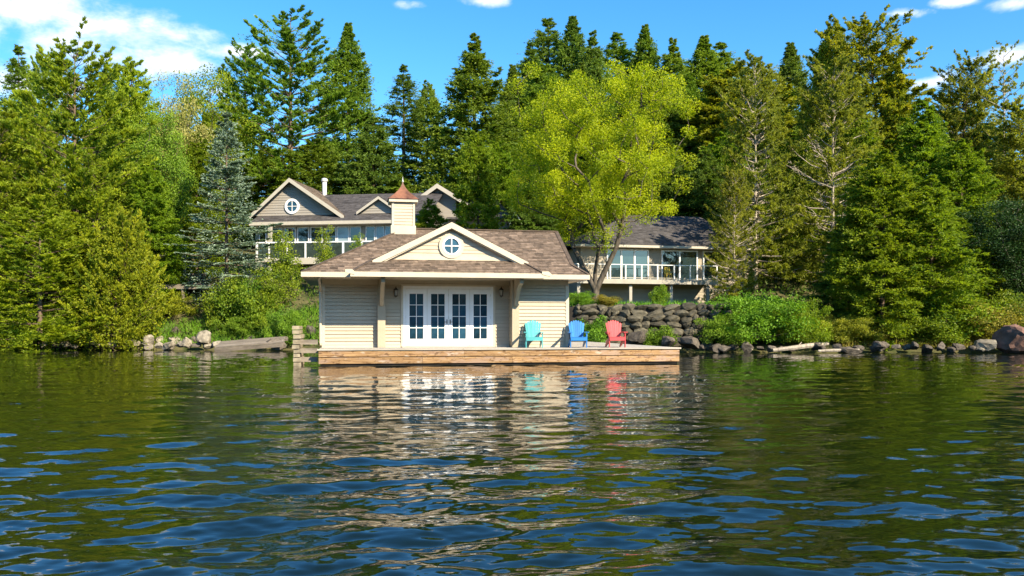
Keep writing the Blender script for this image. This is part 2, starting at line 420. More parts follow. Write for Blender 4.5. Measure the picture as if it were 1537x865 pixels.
xs = np.concatenate([np.linspace(-160, -48, 24), np.linspace(-46, 46, 140), np.linspace(48, 160, 24)])
ys = np.concatenate([np.linspace(44, 66, 70), np.linspace(66.8, 120, 60), np.linspace(124, 330, 24)])
gx, gy = np.meshgrid(xs, ys); gzv = gz(gx, gy)
V = np.stack([gx, gy, gzv], -1).reshape(-1, 3); nx, ny = len(xs), len(ys)
ii = (np.arange(ny - 1)[:, None] * nx + np.arange(nx - 1)[None, :]).ravel()
Fq = np.stack([ii, ii + 1, ii + nx + 1, ii + nx], -1)
gm = paint('forest_floor', (0.085, 0.075, 0.035), 0.3, 0.95, 0.9, 1.0, 5.0, col2=(0.035, 0.050, 0.014), contrast=(0.35, 0.62), spec=0.1)
hill = link('hillside', np_mesh('hillside', V, Fq, gm, k=4)); tag(hill, 'wooded hillside of soil and moss rising from the lake', 'ground', kind='structure')
hill.data.polygons.foreach_set('use_smooth', [True] * len(hill.data.polygons))

# lake: real waves, mesh finest near the viewer's shore
rng = np.random.default_rng(5)
yy = [2.2]
while yy[-1] < 62: yy.append(yy[-1] + min(0.35, max(0.018, 0.00068 * yy[-1] ** 2)))
yy = np.array(yy)
tt = np.concatenate([-np.geomspace(6.0, 0.82, 40), np.linspace(-0.8, 0.8, 760), np.geomspace(0.82, 6.0, 40)])
T, Yg = np.meshgrid(tt, yy); Xg = T * Yg
Z = np.zeros_like(Xg)
NW = 132
for i in range(NW):
    lam = 0.28 * (1.8 / 0.28) ** rng.random() if i % 4 else 0.10 * (0.28 / 0.10) ** rng.random()
    ang = rng.normal(0.16, 0.50) + PI / 2                   # travelling mostly towards the viewer
    k = 2 * PI / lam
    slope = 0.0142 if lam < 1.1 else 0.0108
    near = np.interp(Yg, [9, 20], [1.0, 0.0]) if lam < 0.28 else 1.0       # finer than the mesh carries farther out
    Z += near * slope / k * np.cos(k * (Xg * math.cos(ang) + Yg * math.sin(ang)) + rng.random() * 2 * PI)
# gusts: patches of livelier and of calmer water
g = 0.5 + 0.5 * np.sin(Xg * 0.23 + 1.0 + 0.9 * np.sin(Yg * 0.17)) * np.sin(Yg * 0.31 + 0.6 * np.sin(Xg * 0.2))
lee = np.interp(Yg, [4, 10, 20, 34, 46, 56], [0.88, 0.95, 1.0, 0.95, 0.8, 0.55])
Z *= (0.64 + 0.50 * g) * lee
V = np.stack([Xg, Yg, Z], -1).reshape(-1, 3); nx, ny = len(tt), len(yy)
ii = (np.arange(ny - 1)[:, None] * nx + np.arange(nx - 1)[None, :]).ravel()
Fq = np.stack([ii, ii + 1, ii + nx + 1, ii + nx], -1)
n0 = len(V)
V = np.concatenate([V, [[-900, -900, -0.02], [900, -900, -0.02], [900, 2.2, -0.02], [-900, 2.2, -0.02]]])
Fq = np.concatenate([Fq, [[n0, n0 + 1, n0 + 2, n0 + 3]]])
wm, t, b = base_mat('lake_water')
b.inputs['Base Color'].default_value = (0.0035, 0.0075, 0.0025, 1)
b.inputs['Roughness'].default_value = 0.015; b.inputs['IOR'].default_value = 1.45
tcn = t.n('ShaderNodeTexCoord'); mp = t.n('ShaderNodeMapping'); t.l.new(tcn.outputs['Object'], mp.inputs[0]); mp.inputs['Scale'].default_value = (0.6, 1.5, 1)
bn = t.n('ShaderNodeBump'); bn.inputs['Strength'].default_value = 0.14; bn.inputs['Distance'].default_value = 0.02
t.put(bn.inputs['Height'], t.m('ADD', t.noise(mp.outputs[0], 6.0, 2.0, 0.5, 0.2), t.m('MULTIPLY', t.noise(mp.outputs[0], 2.6, 1.0), 1.0)))
t.l.new(bn.outputs[0], b.inputs['Normal'])
lake = link('lake', np_mesh('lake', V, Fq, wm, k=4)); tag(lake, 'dark green rippling lake water reflecting the boathouse', 'lake', kind='structure')
lake.data.polygons.foreach_set('use_smooth', [True] * len(lake.data.polygons))

# the opposite shore, behind the viewer: what the window panes look out on
r = np.random.default_rng(8); na = 260; nr_ = 9
aa = np.linspace(PI * 1.02, PI * 1.98, na); V = []
for j in range(nr_):
    rad = 260 + j * 22
    hgt = np.interp(j, [0, 1, 3, 8], [0, 9, 20, 46]) * (0.75 + 0.25 * np.sin(aa * 9 + j) + 0.12 * np.sin(aa * 31)) + (r.random(na) * 9 if j else 0)
    V.append(np.stack([np.cos(aa) * rad, np.sin(aa) * rad, hgt - 0.3], -1))
V = np.concatenate(V); ii = (np.arange(nr_ - 1)[:, None] * na + np.arange(na - 1)[None, :]).ravel()
fm = paint('far_woods', (0.060, 0.085, 0.022), 0.35, 0.95, 0.12, 0.0, spec=0.05)
fs = link('far_shore', np_mesh('far_shore', V, np.stack([ii, ii + 1, ii + na + 1, ii + na], -1), fm, k=4)); tag(fs, 'wooded opposite shore of the lake', 'shore', kind='structure')

# ------------------------------------------------------------------ building frames
class Frame:
    """a building's own axes: u along its front, v into its depth, z up"""
    def __init__(s, ox, oy, deg):
        s.ox, s.oy, s.th = ox, oy, math.radians(deg); s.c, s.s = math.cos(s.th), math.sin(s.th)
    def uz(s, px, py, v):
        k = (px - CX) / F
        u = (k * (s.oy + v * s.c) - s.ox + v * s.s) / (s.c - k * s.s)
        Y = s.oy + u * s.s + v * s.c
        return u, CAMH + (HZ - py) / F * Y
    def u(s, px, v): return s.uz(px, 0, v)[0]
    def z(s, px, py, v): return s.uz(px, py, v)[1]
    def hit(s, px, py, p0, n):
        o = Vector((-s.ox * s.c - s.oy * s.s, s.ox * s.s - s.oy * s.c, CAMH))
        d = Vector(((px - CX) / F, 1, (HZ - py) / F)); d = Vector((d.x * s.c + d.y * s.s, -d.x * s.s + d.y * s.c, d.z))
        n = Vector(n); t_ = (Vector(p0) - o).dot(n) / d.dot(n); return o + d * t_
    def w(s, u, v, z=0): return Vector((s.ox + u * s.c - v * s.s, s.oy + u * s.s + v * s.c, z))

def shingles(poly, origin, a, b, n, ex=0.15, wd=0.30, seed=1, lift=0.020):
    """overlapping shingle tabs over a slope polygon; a along the eave, b up the slope, n outward"""
    r = random.Random(seed); mb = MB(); o, a, b, n = Vector(origin), Vector(a).normalized(), Vector(b).normalized(), Vector(n).normalized()
    q = [((Vector(p) - o).dot(a), (Vector(p) - o).dot(b)) for p in poly]
    bmin, bmax = min(p[1] for p in q), max(p[1] for p in q)
    def ext(h):
        h = min(max(h, bmin + 1e-4), bmax - 1e-4); xs_ = []
        for i in range(len(q)):
            (x0, y0), (x1, y1) = q[i], q[(i + 1) % len(q)]
            if (y0 - h) * (y1 - h) <= 0 and abs(y1 - y0) > 1e-9: xs_.append(x0 + (x1 - x0) * (h - y0) / (y1 - y0))
        return (min(xs_), max(xs_)) if xs_ else None
    h = bmin
    while h < bmax - 0.02:
        h1 = min(h + ex, bmax); e0, e1 = ext(h), ext(h1)
        if e0 and e1:
            rowt = r.uniform(-0.12, 0.12)
            m = min(e0[0], e1[0]); mx = max(e0[1], e1[1]); x = m - r.random() * wd
            while x < mx:
                w_ = wd * r.uniform(0.6, 1.35); x1 = x + w_ - 0.008
                c0, c1, d0, d1 = max(x, e0[0]), min(x1, e0[1]), max(x, e1[0]), min(x1, e1[1])
                if c1 > c0 + 0.01 or d1 > d0 + 0.01:
                    c1 = max(c0, c1); d1 = max(d0, d1); l = lift * r.uniform(0.7, 1.5); g_ = r.uniform(-0.012, 0.006)
                    t_ = min(1, max(0, r.gauss(0.5, 0.22) + rowt))
                    p = [o + a * c0 + b * (h + g_) + n * (0.012 + l), o + a * c1 + b * (h + g_) + n * (0.012 + l), o + a * d1 + b * h1 + n * 0.012, o + a * d0 + b * h1 + n * 0.012]
                    e = [o + a * c0 + b * (h + g_), o + a * c1 + b * (h + g_)]
                    i = len(mb.v); mb.v += [tuple(k_) for k_ in p + e]
                    mb.f += [(i, i + 1, i + 2, i + 3), (i + 4, i + 5, i + 1, i)]; mb.tint += [t_, t_ * 0.8]
                x += w_
        h += ex
    return mb

def slope(parent, name, poly, mat, seed, ex=0.15, wd=0.30, thick=0.06):
    """a roof slope: first two points are the eave; board under it, shingles as one part"""
    p = [Vector(k_) for k_ in poly]; a = (p[1] - p[0]).normalized(); nrm = Vector((0, 0, 0))
    for i in range(1, len(p) - 1): nrm += (p[i] - p[0]).cross(p[i + 1] - p[0])
    nrm.normalize()
    if nrm.z < 0: nrm = -nrm
    bdir = nrm.cross(a); 
    if bdir.z < 0: bdir = -bdir
    deck = MB().prism([q - nrm * thick for q in p], nrm * thick).build(name, mat, parent)
    sh = shingles(p, p[0], a, bdir, nrm, ex, wd, seed).build('roof_shingles', mat, deck); sh['kind'] = 'stuff'
    return deck

def siding_rows(parent, u0, u1, v, z0, z1, ex, mat, name='siding_board', side=None):
    """one lapped board per row; alike rows share one mesh"""
    n = max(1, round((z1 - z0) / ex)); e = (z1 - z0) / n; me = None
    for k in range(n):
        if me is None:
            mb = MB()
            if side is None:
                mb.hexa([(u0, v - 0.045, 0.010), (u1, v - 0.045, 0.010), (u1, v + 0.01, 0.010), (u0, v + 0.01, 0.010),
                         (u0, v - 0.006, e), (u1, v - 0.006, e), (u1, v + 0.01, e), (u0, v + 0.01, e)])
            else:   # board on a side wall at u = v, from depth u0 to u1, facing side
                s_ = side
                mb.hexa([(v + s_ * 0.045, u0, 0.012), (v + s_ * 0.045, u1, 0.012), (v - s_ * 0.01, u1, 0.012), (v - s_ * 0.01, u0, 0.012),
                         (v + s_ * 0.006, u0, e), (v + s_ * 0.006, u1, e), (v - s_ * 0.01, u1, e), (v - s_ * 0.01, u0, e)])
            me = mb.mesh(name, mat)
        link(name, me, parent, loc=(0, 0, z0 + k * e))

def ring(mb, c, r0, r1, v0, v1, n=28):
    """annulus around (u,z) centre c between depths v0 (front) and v1"""
    for k in range(n):
        a0, a1 = 2 * PI * k / n, 2 * PI * (k + 1) / n
        q = lambda r, a, v: (c[0] + r * math.cos(a), v, c[1] + r * math.sin(a))
        mb.face([q(r0, a0, v0), q(r1, a0, v0), q(r1, a1, v0), q(r0, a1, v0)])
        mb.face([q(r1, a0, v0), q(r1, a0, v1), q(r1, a1, v1), q(r1, a1, v0)])
        mb.face([q(r0, a1, v0), q(r0, a1, v1), q(r0, a0, v1), q(r0, a0, v0)])
    return mb
def disc(c, r, v, n=28):
    return MB().face([(c[0] + r * math.cos(-2 * PI * k / n), v, c[1] + r * math.sin(-2 * PI * k / n)) for k in range(n)])

def round_window(parent, c, rg, rt, v, trim2=None):
    w_ = ring(MB(), c, rg, rt, v - 0.07, v + 0.02).build('round_window', M['white'], parent)
    if trim2: ring(MB(), c, rt, trim2, v - 0.055, v + 0.02).build('window_surround', M['trim'], w_)
    disc(c, rg, v - 0.02).build('pane', M['glass'], w_)
    MB().box(c[0] - 0.022, c[0] + 0.022, v - 0.06, v - 0.022, c[1] - rg, c[1] + rg).box(c[0] - rg, c[0] - 0.022, v - 0.058, v - 0.022, c[1] - 0.022, c[1] + 0.022).box(c[0] + 0.022, c[0] + rg, v - 0.058, v - 0.022, c[1] - 0.022, c[1] + 0.022).build('muntin', M['white'], w_)
    return w_

# ------------------------------------------------------------------ boathouse
B = Frame(-7.26, 32.5, 10.5)
ZD = 0.64                                        # dock surface
VF, VE, VW, VR = 0.05, 0.55, 2.40, 1.65          # porch fascia, wing fascia, recessed wall, right wing wall
ZS, ZE = 3.40, 3.56                              # soffit, eave
bh = empty('boathouse', (B.ox, B.oy, 0), B.th)
tag(bh, 'small cream clapboard boathouse with brown shingled roof standing on the timber dock', 'boathouse')
uL, uR = B.u(483, VW), B.u(853, VR)
uP1a, uP1b = B.u(567, VW - 0.3), B.u(578.5, VW - 0.3)
uP2a, uP2b = B.u(769, VR), B.u(779, VR)
VB = 10.5
MB().box(uL + 0.03, uP2a + 0.02, VW + 0.03, VB, ZD, ZS).box(uP2a + 0.02, uR - 0.03, VR + 0.03, VB - 0.003, ZD + 0.002, ZS - 0.002).build('wall', M['siding'], bh)
d0, zt = B.uz(605, 430, VW); d1, zb = B.uz(740, 519, VW); zt = B.z(672, 430, VW); zb = ZD + 0.06
EXP = 0.145; zsid = ZS - 0.20
siding_rows(bh, uL + 0.12, uP1a + 0.02, VW, ZD + 0.10, zsid, EXP, M['siding'])
siding_rows(bh, uP1b - 0.02, d0 - 0.10, VW, ZD + 0.10, zsid, EXP, M['siding'])
siding_rows(bh, d1 + 0.10, uP2a, VW, ZD + 0.10, zsid, EXP, M['siding'])
siding_rows(bh, d0 - 0.10, d1 + 0.10, VW, zt + 0.10, zsid, EXP, M['siding'])
siding_rows(bh, uP2b, uR - 0.10, VR, ZD + 0.10, zsid, EXP, M['siding'])
siding_rows(bh, VR + 0.1, VB, uR - 0.03, ZD + 0.10, zsid, EXP, M['siding'], side=1)
siding_rows(bh, VW + 0.1, VB, uL + 0.03, ZD + 0.10, zsid, EXP, M['siding'], side=-1)
siding_rows(bh, VR + 0.25, VW - 0.03, uP2a + 0.02, ZD + 0.10, zsid, EXP, M['siding'], side=-1)
for (a, b_, v) in ((uL, uP1a, VW), (uP1b, uP2a - 0.0, VW), (uP2b, uR, VR)):
    MB().box(a + 0.002, b_ - 0.002, v - 0.035, v + 0.02, zsid, ZS - 0.003).build('frieze_board', M['trim'], bh)
for (a, b_, v) in ((uL, uP1a, VW), (uP1b, d0 - 0.1, VW), (d1 + 0.1, uP2a, VW), (uP2b, uR, VR)):
    MB().box(a + 0.002, b_ - 0.002, v - 0.04, v + 0.02, ZD, ZD + 0.10).build('base_board', M['trim'], bh)
MB().box(uL - 0.02, uL + 0.12, VW - 0.045, VW + 0.12, ZD + 0.10, zsid).build('corner_board', M['trim'], bh)
MB().box(uR - 0.12, uR + 0.02, VR - 0.045, VR + 0.12, ZD + 0.10, zsid).build('corner_board', M['trim'], bh)
# pilasters and eave brackets
for (a, b_, v0, v1) in ((uP1a, uP1b, VW - 0.30, VW + 0.02), (uP2a - 0.01, uP2b, VR - 0.05, VR + 0.24)):
    MB().box(a, b_, v0, v1, ZD + 0.001, ZS - 0.004).build('pilaster', M['post'], bh)
    zb_ = B.z(775, 460, v0)
    c = (a + b_) / 2; w2 = 0.075; vo = VF + 0.28
    prof = [(v0, zb_), (v0, ZS - 0.004), (vo, ZS - 0.004), (vo, ZS - 0.20), (vo + 0.16, ZS - 0.22)]
    for k in range(1, 6):
        f_ = k / 6; prof.append((vo + 0.16 + (v0 - 0.10 - vo - 0.16) * f_, ZS - 0.22 + (zb_ + 0.02 - ZS + 0.22) * (f_ ** 1.7)))
    prof.append((v0 - 0.10, zb_))
    br = MB().prism([(c - w2, p_[0], p_[1]) for p_ in prof], (2 * w2, 0, 0)).build('eave_bracket', M['post'], bh)
    for zz in (ZS - 0.12, zb_ + 0.1):
        MB().lathe([(0.0, 0.03), (0.03, 0.025), (0.035, 0.0)], 8).build('bolt', M['post'], br, loc=(c, (vo if zz > 3 else v0 - 0.10), zz), rot=(PI / 2, 0, 0))
# door set: frame, four leaves of eight panes
dw = MB().box(d0 - 0.09, d0, VW - 0.06, VW + 0.02, ZD + 0.02, zt + 0.09).box(d1, d1 + 0.09, VW - 0.06, VW + 0.02, ZD + 0.02, zt + 0.09).box(d0, d1, VW - 0.06, VW + 0.02, zt, zt + 0.09)
dw.build('door_surround', M['trim'], bh)
MB().box(d0, d0 + 0.10, VW - 0.045, VW + 0.01, zb, zt).box(d1 - 0.10, d1, VW - 0.045, VW + 0.01, zb, zt).box(d0 + 0.1, d1 - 0.1, VW - 0.045, VW + 0.01, zt - 0.11, zt).build('door_frame', M['white'], bh)
MB().box(d0 - 0.05, d1 + 0.05, VW - 0.16, VW + 0.01, ZD + 0.001, zb - 0.002).build('door_sill', M['trim'], bh)
lw = (d1 - d0 - 0.2) / 4
for k in range(4):
    a = d0 + 0.10 + k * lw + 0.006; b_ = a + lw - 0.012; z0, z1 = zb + 0.012, zt - 0.118; v = VW - 0.03
    st, bot, top = 0.155, 0.27, 0.20
    mb = MB().box(a, a + st, v, v + 0.035, z0, z1).box(b_ - st, b_, v, v + 0.035, z0, z1).box(a + st, b_ - st, v, v + 0.035, z0, z0 + bot).box(a + st, b_ - st, v, v + 0.035, z1 - top, z1)
    x0, x1, y0, y1 = a + st, b_ - st, z0 + bot, z1 - top; mw = 0.026
    cw, ch = (x1 - x0 - mw) / 2, (y1 - y0 - 3 * mw) / 4
    mb.box(x0 + cw, x0 + cw + mw, v + 0.004, v + 0.03, y0, y1)
    for r_ in range(3):
        zz = y0 + (r_ + 1) * ch + r_ * mw
        mb.box(x0, x0 + cw, v + 0.006, v + 0.03, zz, zz + mw).box(x0 + cw + mw, x1, v + 0.006, v + 0.03, zz, zz + mw)
    door = mb.build('door', M['white'], bh)
    pm = MB().box(0, cw, 0, 0.006, 0, ch).mesh('pane', M['glass'])
    for r_ in range(4):
        for c_ in range(2): link('pane', pm, door, loc=(x0 + c_ * (cw + mw), v + 0.02, y0 + r_ * (ch + mw)), rot=(random.uniform(-0.012, 0.012), 0, random.uniform(-0.012, 0.012)))
    if k in (1, 2):
        hx = b_ - 0.06 if k == 1 else a + 0.06
        MB().box(hx - 0.02, hx + 0.02, v - 0.012, v, 1.60, 1.78).bar((hx, v - 0.045, 1.68), (hx + (-0.1 if k == 1 else 0.1), v - 0.045, 1.68), 0.018).bar((hx, v, 1.68), (hx, v - 0.05, 1.68), 0.018).build('handle', M['dark_metal'], door)
    for zz in (z0 + 0.25, (z0 + z1) / 2, z1 - 0.25):
        MB().box((a if k % 2 == 0 else b_) - 0.01, (a if k % 2 == 0 else b_) + 0.01, v - 0.008, v + 0.01, zz - 0.05, zz + 0.05).build('hinge', M['metal'], door)
# lanterns either side of the doors
for px in (594, 751.5):
    u_, zc = B.uz(px, 440, VW); lv = VW - 0.15
    ln = MB().box(u_ - 0.06, u_ + 0.06, VW - 0.045, VW - 0.028, zc - 0.06, zc + 0.14).bar((u_, VW - 0.03, zc + 0.10), (u_, lv, zc + 0.2), 0.022).lathe([(0.005, 0.27), (0.02, 0.22), (0.03, 0.2), (0.105, 0.13), (0.105, 0.115), (0.0, 0.115)], 8, (u_, lv, zc)).lathe([(0.0, -0.19), (0.03, -0.17), (0.075, -0.13), (0.075, -0.11), (0.0, -0.11)], 8, (u_, lv, zc))
    for k in range(6):
        a = PI / 3 * k; ln.bar((u_ + 0.088 * math.cos(a), lv + 0.088 * math.sin(a), zc + 0.12), (u_ + 0.066 * math.cos(a), lv + 0.066 * math.sin(a), zc - 0.12), 0.012)
    ln = ln.build('wall_lantern', M['dark_metal'], bh)
    MB().lathe([(0.055, -0.11), (0.075, 0.0), (0.078, 0.112)], 8, (u_, lv, zc)).build('lamp_glass', M['lamp_glass'], ln, smooth=True)
# roof
m_ = 0.55; p0 = (0, VE, ZE); nrm = (0, -m_, 1)
uA, uB_ = B.u(453, VE), B.u(884, VE)
RL, RR, FL = B.hit(607, 344, p0, nrm), B.hit(835, 349, p0, nrm), B.hit(859, 399, p0, nrm)
vr = (RL.y + RR.y) / 2; zr = ZE + m_ * (vr - VE)
RL = Vector((RL.x, vr, zr)); RR = Vector((RR.x, vr, zr))
vbk = 2 * vr - VE
mir = lambda p: Vector((p.x, 2 * vr - p.y, p.z))
A0, B0 = Vector((uA, VE, ZE)), Vector((uB_, VE, ZE))
slope(bh, 'roof_slope', [A0, B0, FL, RR, RL], M['shingle'], 11)
slope(bh, 'roof_slope', [mir(B0), mir(A0), mir(RL), mir(RR), mir(FL)], M['shingle'], 12, 0.3, 0.6)
slope(bh, 'roof_slope', [mir(A0), A0, RL], M['shingle'], 13, 0.2, 0.4)
slope(bh, 'roof_flare', [B0, mir(B0), mir(FL), FL], M['shingle'], 14, 0.2, 0.4)
slope(bh, 'roof_slope', [FL, mir(FL), RR], M['shingle'], 15, 0.2, 0.4)
MB().bar(RL + Vector((0, 0, 0.03)), RR + Vector((0, 0, 0.03)), 0.22, 0.05).build('ridge_cap', M['shingle'], bh)
for a, b_ in ((A0, RL), (RR, FL), (FL, B0)):
    MB().bar(Vector(a) + Vector((0, 0, 0.035)), Vector(b_) + Vector((0, 0, 0.035)), 0.16, 0.03).build('hip_cap', M['shingle'], bh)
# porch skirt and gable
uC0, uC1 = B.u(527, VF), B.u(817, VF); vg, vgw = 0.85, 1.10; zg = ZE + m_ * (vgw - VF)
C0, C1 = Vector((uC0, VF, ZE)), Vector((uC1, VF, ZE)); T0, T1 = Vector((uC0 + 0.95, vgw + 0.05, ZE + m_ * (vgw + 0.05 - VF))), Vector((uC1 - 0.8, vgw + 0.05, ZE + m_ * (vgw + 0.05 - VF)))
slope(bh, 'porch_roof', [C0, C1, T1, T0], M['shingle'], 16)
for c_, t_, s_ in ((C0, T0, 1), (C1, T1, -1)):
    q = [c_, t_, Vector((t_.x - s_ * 0.35, vgw + 0.35, ZE + m_ * (vgw + 0.35 - VE) - 0.03)), Vector((c_.x, VE + 0.02, ZE - 0.03))]
    MB().face(q if s_ < 0 else q[::-1]).build('porch_roof_hip', M['shingle'], bh)
    MB().bar(c_ + Vector((0, 0, 0.035)), t_ + Vector((0, 0, 0.035)), 0.16, 0.03).build('hip_cap', M['shingle'], bh)
uG, zG = B.uz(677, 334, vg); uGl, _ = B.uz(561, 397, vg); uGr, _ = B.uz(795, 399, vg)
hw = (uGr - uGl) / 2; uG = (uG * 2 + (uGl + uGr) / 2) / 3; zft = ZE + m_ * (vg - VF) + 0.06
sg = (zG - zft) / hw
zf = zft
vmain = lambda z: VE + (z - ZE) / m_ + 0.05
gl, gr = uG - hw, uG + hw
slope(bh, 'gable_roof', [(gl, vmain(zf) , zf), (gl, vg, zf), (uG, vg, zG), (uG, min(vmain(zG), vr), zG)], M['shingle'], 17)
slope(bh, 'gable_roof', [(gr, vg, zf), (gr, vmain(zf), zf), (uG, min(vmain(zG), vr), zG), (uG, vg, zG)], M['shingle'], 18)
for s_ in (-1, 1):
    e = uG + s_ * hw; dv = Vector((s_ * hw, 0, zf - zG)).normalized(); dn = Vector((0, 0, -0.22))
    MB().prism([(uG, vg - 0.03, zG + 0.01), (e, vg - 0.03, zf + 0.01), (e, vg - 0.03, zf - 0.16), (e - s_ * 0.10, vg - 0.03, zf - 0.17), (uG, vg - 0.03, zG - 0.23)][::s_], (0, 0.05, 0)).build('rake_board', M['trim'], bh)
    MB().prism([(uG, vg + 0.02, zG - 0.16), (e, vg + 0.02, zf - 0.16), (e - s_ * 0.25, vg + 0.02, zf - 0.16), (uG, vg + 0.02, zG - 0.24)][::s_], (0, vgw - vg - 0.03, 0)).build('gable_soffit', M['trim'], bh)
gb = zg + 0.03
MB().prism([(gl + 0.3, vgw, gb), (gr - 0.3, vgw, gb), (uG, vgw, zG - 0.2)], (0, 0.12, 0)).build('gable_wall', M['siding'], bh)
nr = int((zG - 0.25 - gb) / 0.145)
for k in range(nr):
    z0 = gb + 0.10 + k * 0.145; z1 = z0 + 0.141
    if z1 > zG - 0.32: break
    h0 = (zG - 0.2 - z0) / sg - 0.1; h1 = (zG - 0.2 - z1) / sg - 0.1
    MB().hexa([(uG - h0, vgw - 0.03, z0), (uG + h0, vgw - 0.03, z0), (uG + h0, vgw, z0), (uG - h0, vgw, z0), (uG - h1, vgw - 0.006, z1), (uG + h1, vgw - 0.006, z1), (uG + h1, vgw, z1), (uG - h1, vgw, z1)]).build('siding_board', M['siding'], bh)
hb = (zG - 0.2 - gb) / sg - 0.05
MB().box(uG - hb, uG + hb, vgw - 0.05, vgw, gb - 0.05, gb + 0.10).build('gable_base_trim', M['trim'], bh)
wu, wz = B.uz(677.5, 369.5, vgw)
round_window(bh, (wu, wz), 0.30, 0.37, vgw - 0.03, 0.50)
# soffits and fascias
MB().box(uC0, uC1, VF, VW + 0.05, ZS, ZS + 0.03).build('porch_soffit', M['post'], bh)
MB().box(uA, uC0, VE, VW + 0.05, ZS + 0.001, ZS + 0.031).box(uA, uL + 0.05, VW + 0.05, vbk, ZS + 0.001, ZS + 0.031).build('soffit', M['trim'], bh)
MB().box(uC1, uB_, VE, VR + 0.05, ZS + 0.001, ZS + 0.031).box(uR - 0.05, uB_, VR + 0.05, vbk, ZS + 0.001, ZS + 0.031).build('soffit', M['trim'], bh)
MB().box(uC0 - 0.03, uC1 + 0.03, VF - 0.04, VF, ZS - 0.012, ZE + 0.015).box(uC0 - 0.03, uC0, VF, VE, ZS - 0.012, ZE + 0.013).box(uC1, uC1 + 0.03, VF, VE, ZS - 0.012, ZE + 0.013).build('fascia', M['trim'], bh)
MB().box(uA - 0.03, uC0 - 0.034, VE - 0.04, VE, ZS - 0.012, ZE + 0.015).box(uA - 0.03, uA, VE, vbk, ZS - 0.012, ZE + 0.013).build('fascia', M['trim'], bh)
MB().box(uC1 + 0.034, uB_ + 0.03, VE - 0.04, VE, ZS - 0.012, ZE + 0.015).box(uB_, uB_ + 0.03, VE, vbk, ZS - 0.012, ZE + 0.013).build('fascia', M['trim'], bh)
for u_ in (uC0 - 0.06, uC1 + 0.06):
    MB().prism([(u_ - 0.16, VF - 0.06, ZE - 0.02), (u_ - 0.16, VF - 0.06, ZE + 0.10), (u_ + 0.10, VF - 0.06, ZE + 0.10), (u_ + 0.24, VF - 0.06, ZE - 0.02), (u_ + 0.18, VF - 0.06, ZE - 0.10)], (0, 0.16, 0)).build('gutter_end', M['trim'], bh)
# downspout at the left corner
MB().tube([(uL - 0.05, VE + 0.1, ZS), (uL - 0.05, VE + 0.35, ZS - 0.12), (uL - 0.05, VW - 0.12, ZS - 0.5), (uL - 0.05, VW - 0.10, ZD + 0.2), (uL - 0.05, VW - 0.2, ZD + 0.08)], 0.05, 8).build('downspout', M['trim'], bh)
# cupola
uq, _ = B.uz(604.5, 300, vr); zc0 = zr - 0.28; zc1 = B.z(604.5, 306, vr); zc2 = B.z(604.5, 273, vr); hs_ = 0.47
cup = MB().box(uq - hs_, uq + hs_, vr - hs_, vr + hs_, zc0, zc1).build('cupola', M['siding'], bh)
siding = MB()
nz_ = 7; e = (zc1 - zc0 - 0.45) / nz_
for k in range(nz_):
    z0 = zc0 + 0.42 + k * e
    siding.hexa([(uq - 0.4, vr - hs_ - 0.028, z0), (uq + 0.4, vr - hs_ - 0.028, z0), (uq + 0.4, vr - hs_, z0), (uq - 0.4, vr - hs_, z0), (uq - 0.4, vr - hs_ - 0.006, z0 + e), (uq + 0.4, vr - hs_ - 0.006, z0 + e), (uq + 0.4, vr - hs_, z0 + e), (uq - 0.4, vr - hs_, z0 + e)])
siding.build('cupola_siding', M['siding'], cup)
MB().box(uq - hs_ - 0.02, uq - 0.4, vr - hs_ - 0.04, vr - 0.4, zc0, zc1 - 0.002).build('corner_board', M['trim'], cup)
MB().box(uq + 0.4, uq + hs_ + 0.02, vr - hs_ - 0.04, vr - 0.4, zc0, zc1 - 0.002).build('corner_board', M['trim'], cup)
MB().box(uq - hs_ - 0.06, uq + hs_ + 0.06, vr - hs_ - 0.06, vr + hs_ + 0.06, zc0, zc0 + 0.38).build('cupola_base', M['trim'], cup)
MB().box(uq - hs_ - 0.14, uq + hs_ + 0.14, vr - hs_ - 0.14, vr + hs_ + 0.14, zc1, zc1 + 0.13).build('cupola_eave', M['trim'], cup)
hh = zc2 - zc1 - 0.13; mb = MB(); prof = []
for k in range(9):
    f_ = k / 8; prof.append(((hs_ + 0.17) * ((1 - f_) ** 1.75 * 0.9 + 0.10 * (1 - f_)) + 0.012, zc1 + 0.13 + hh * f_))
for k in range(8):
    (r0, z0), (r1, z1) = prof[k], prof[k + 1]
    for a, b_ in (((-1, -1), (1, -1)), ((1, -1), (1, 1)), ((1, 1), (-1, 1)), ((-1, 1), (-1, -1))):
        mb.face([(uq + a[0] * r0, vr + a[1] * r0, z0), (uq + b_[0] * r0, vr + b_[1] * r0, z0), (uq + b_[0] * r1, vr + b_[1] * r1, z1), (uq + a[0] * r1, vr + a[1] * r1, z1)])
mb.build('copper_roof', M['copper'], cup)
MB().lathe([(0.02, 0), (0.05, 0.04), (0.02, 0.09), (0.012, 0.2), (0.0, 0.26)], 8, (uq, vr, zc2 - 0.03)).build('finial', M['metal'], cup)

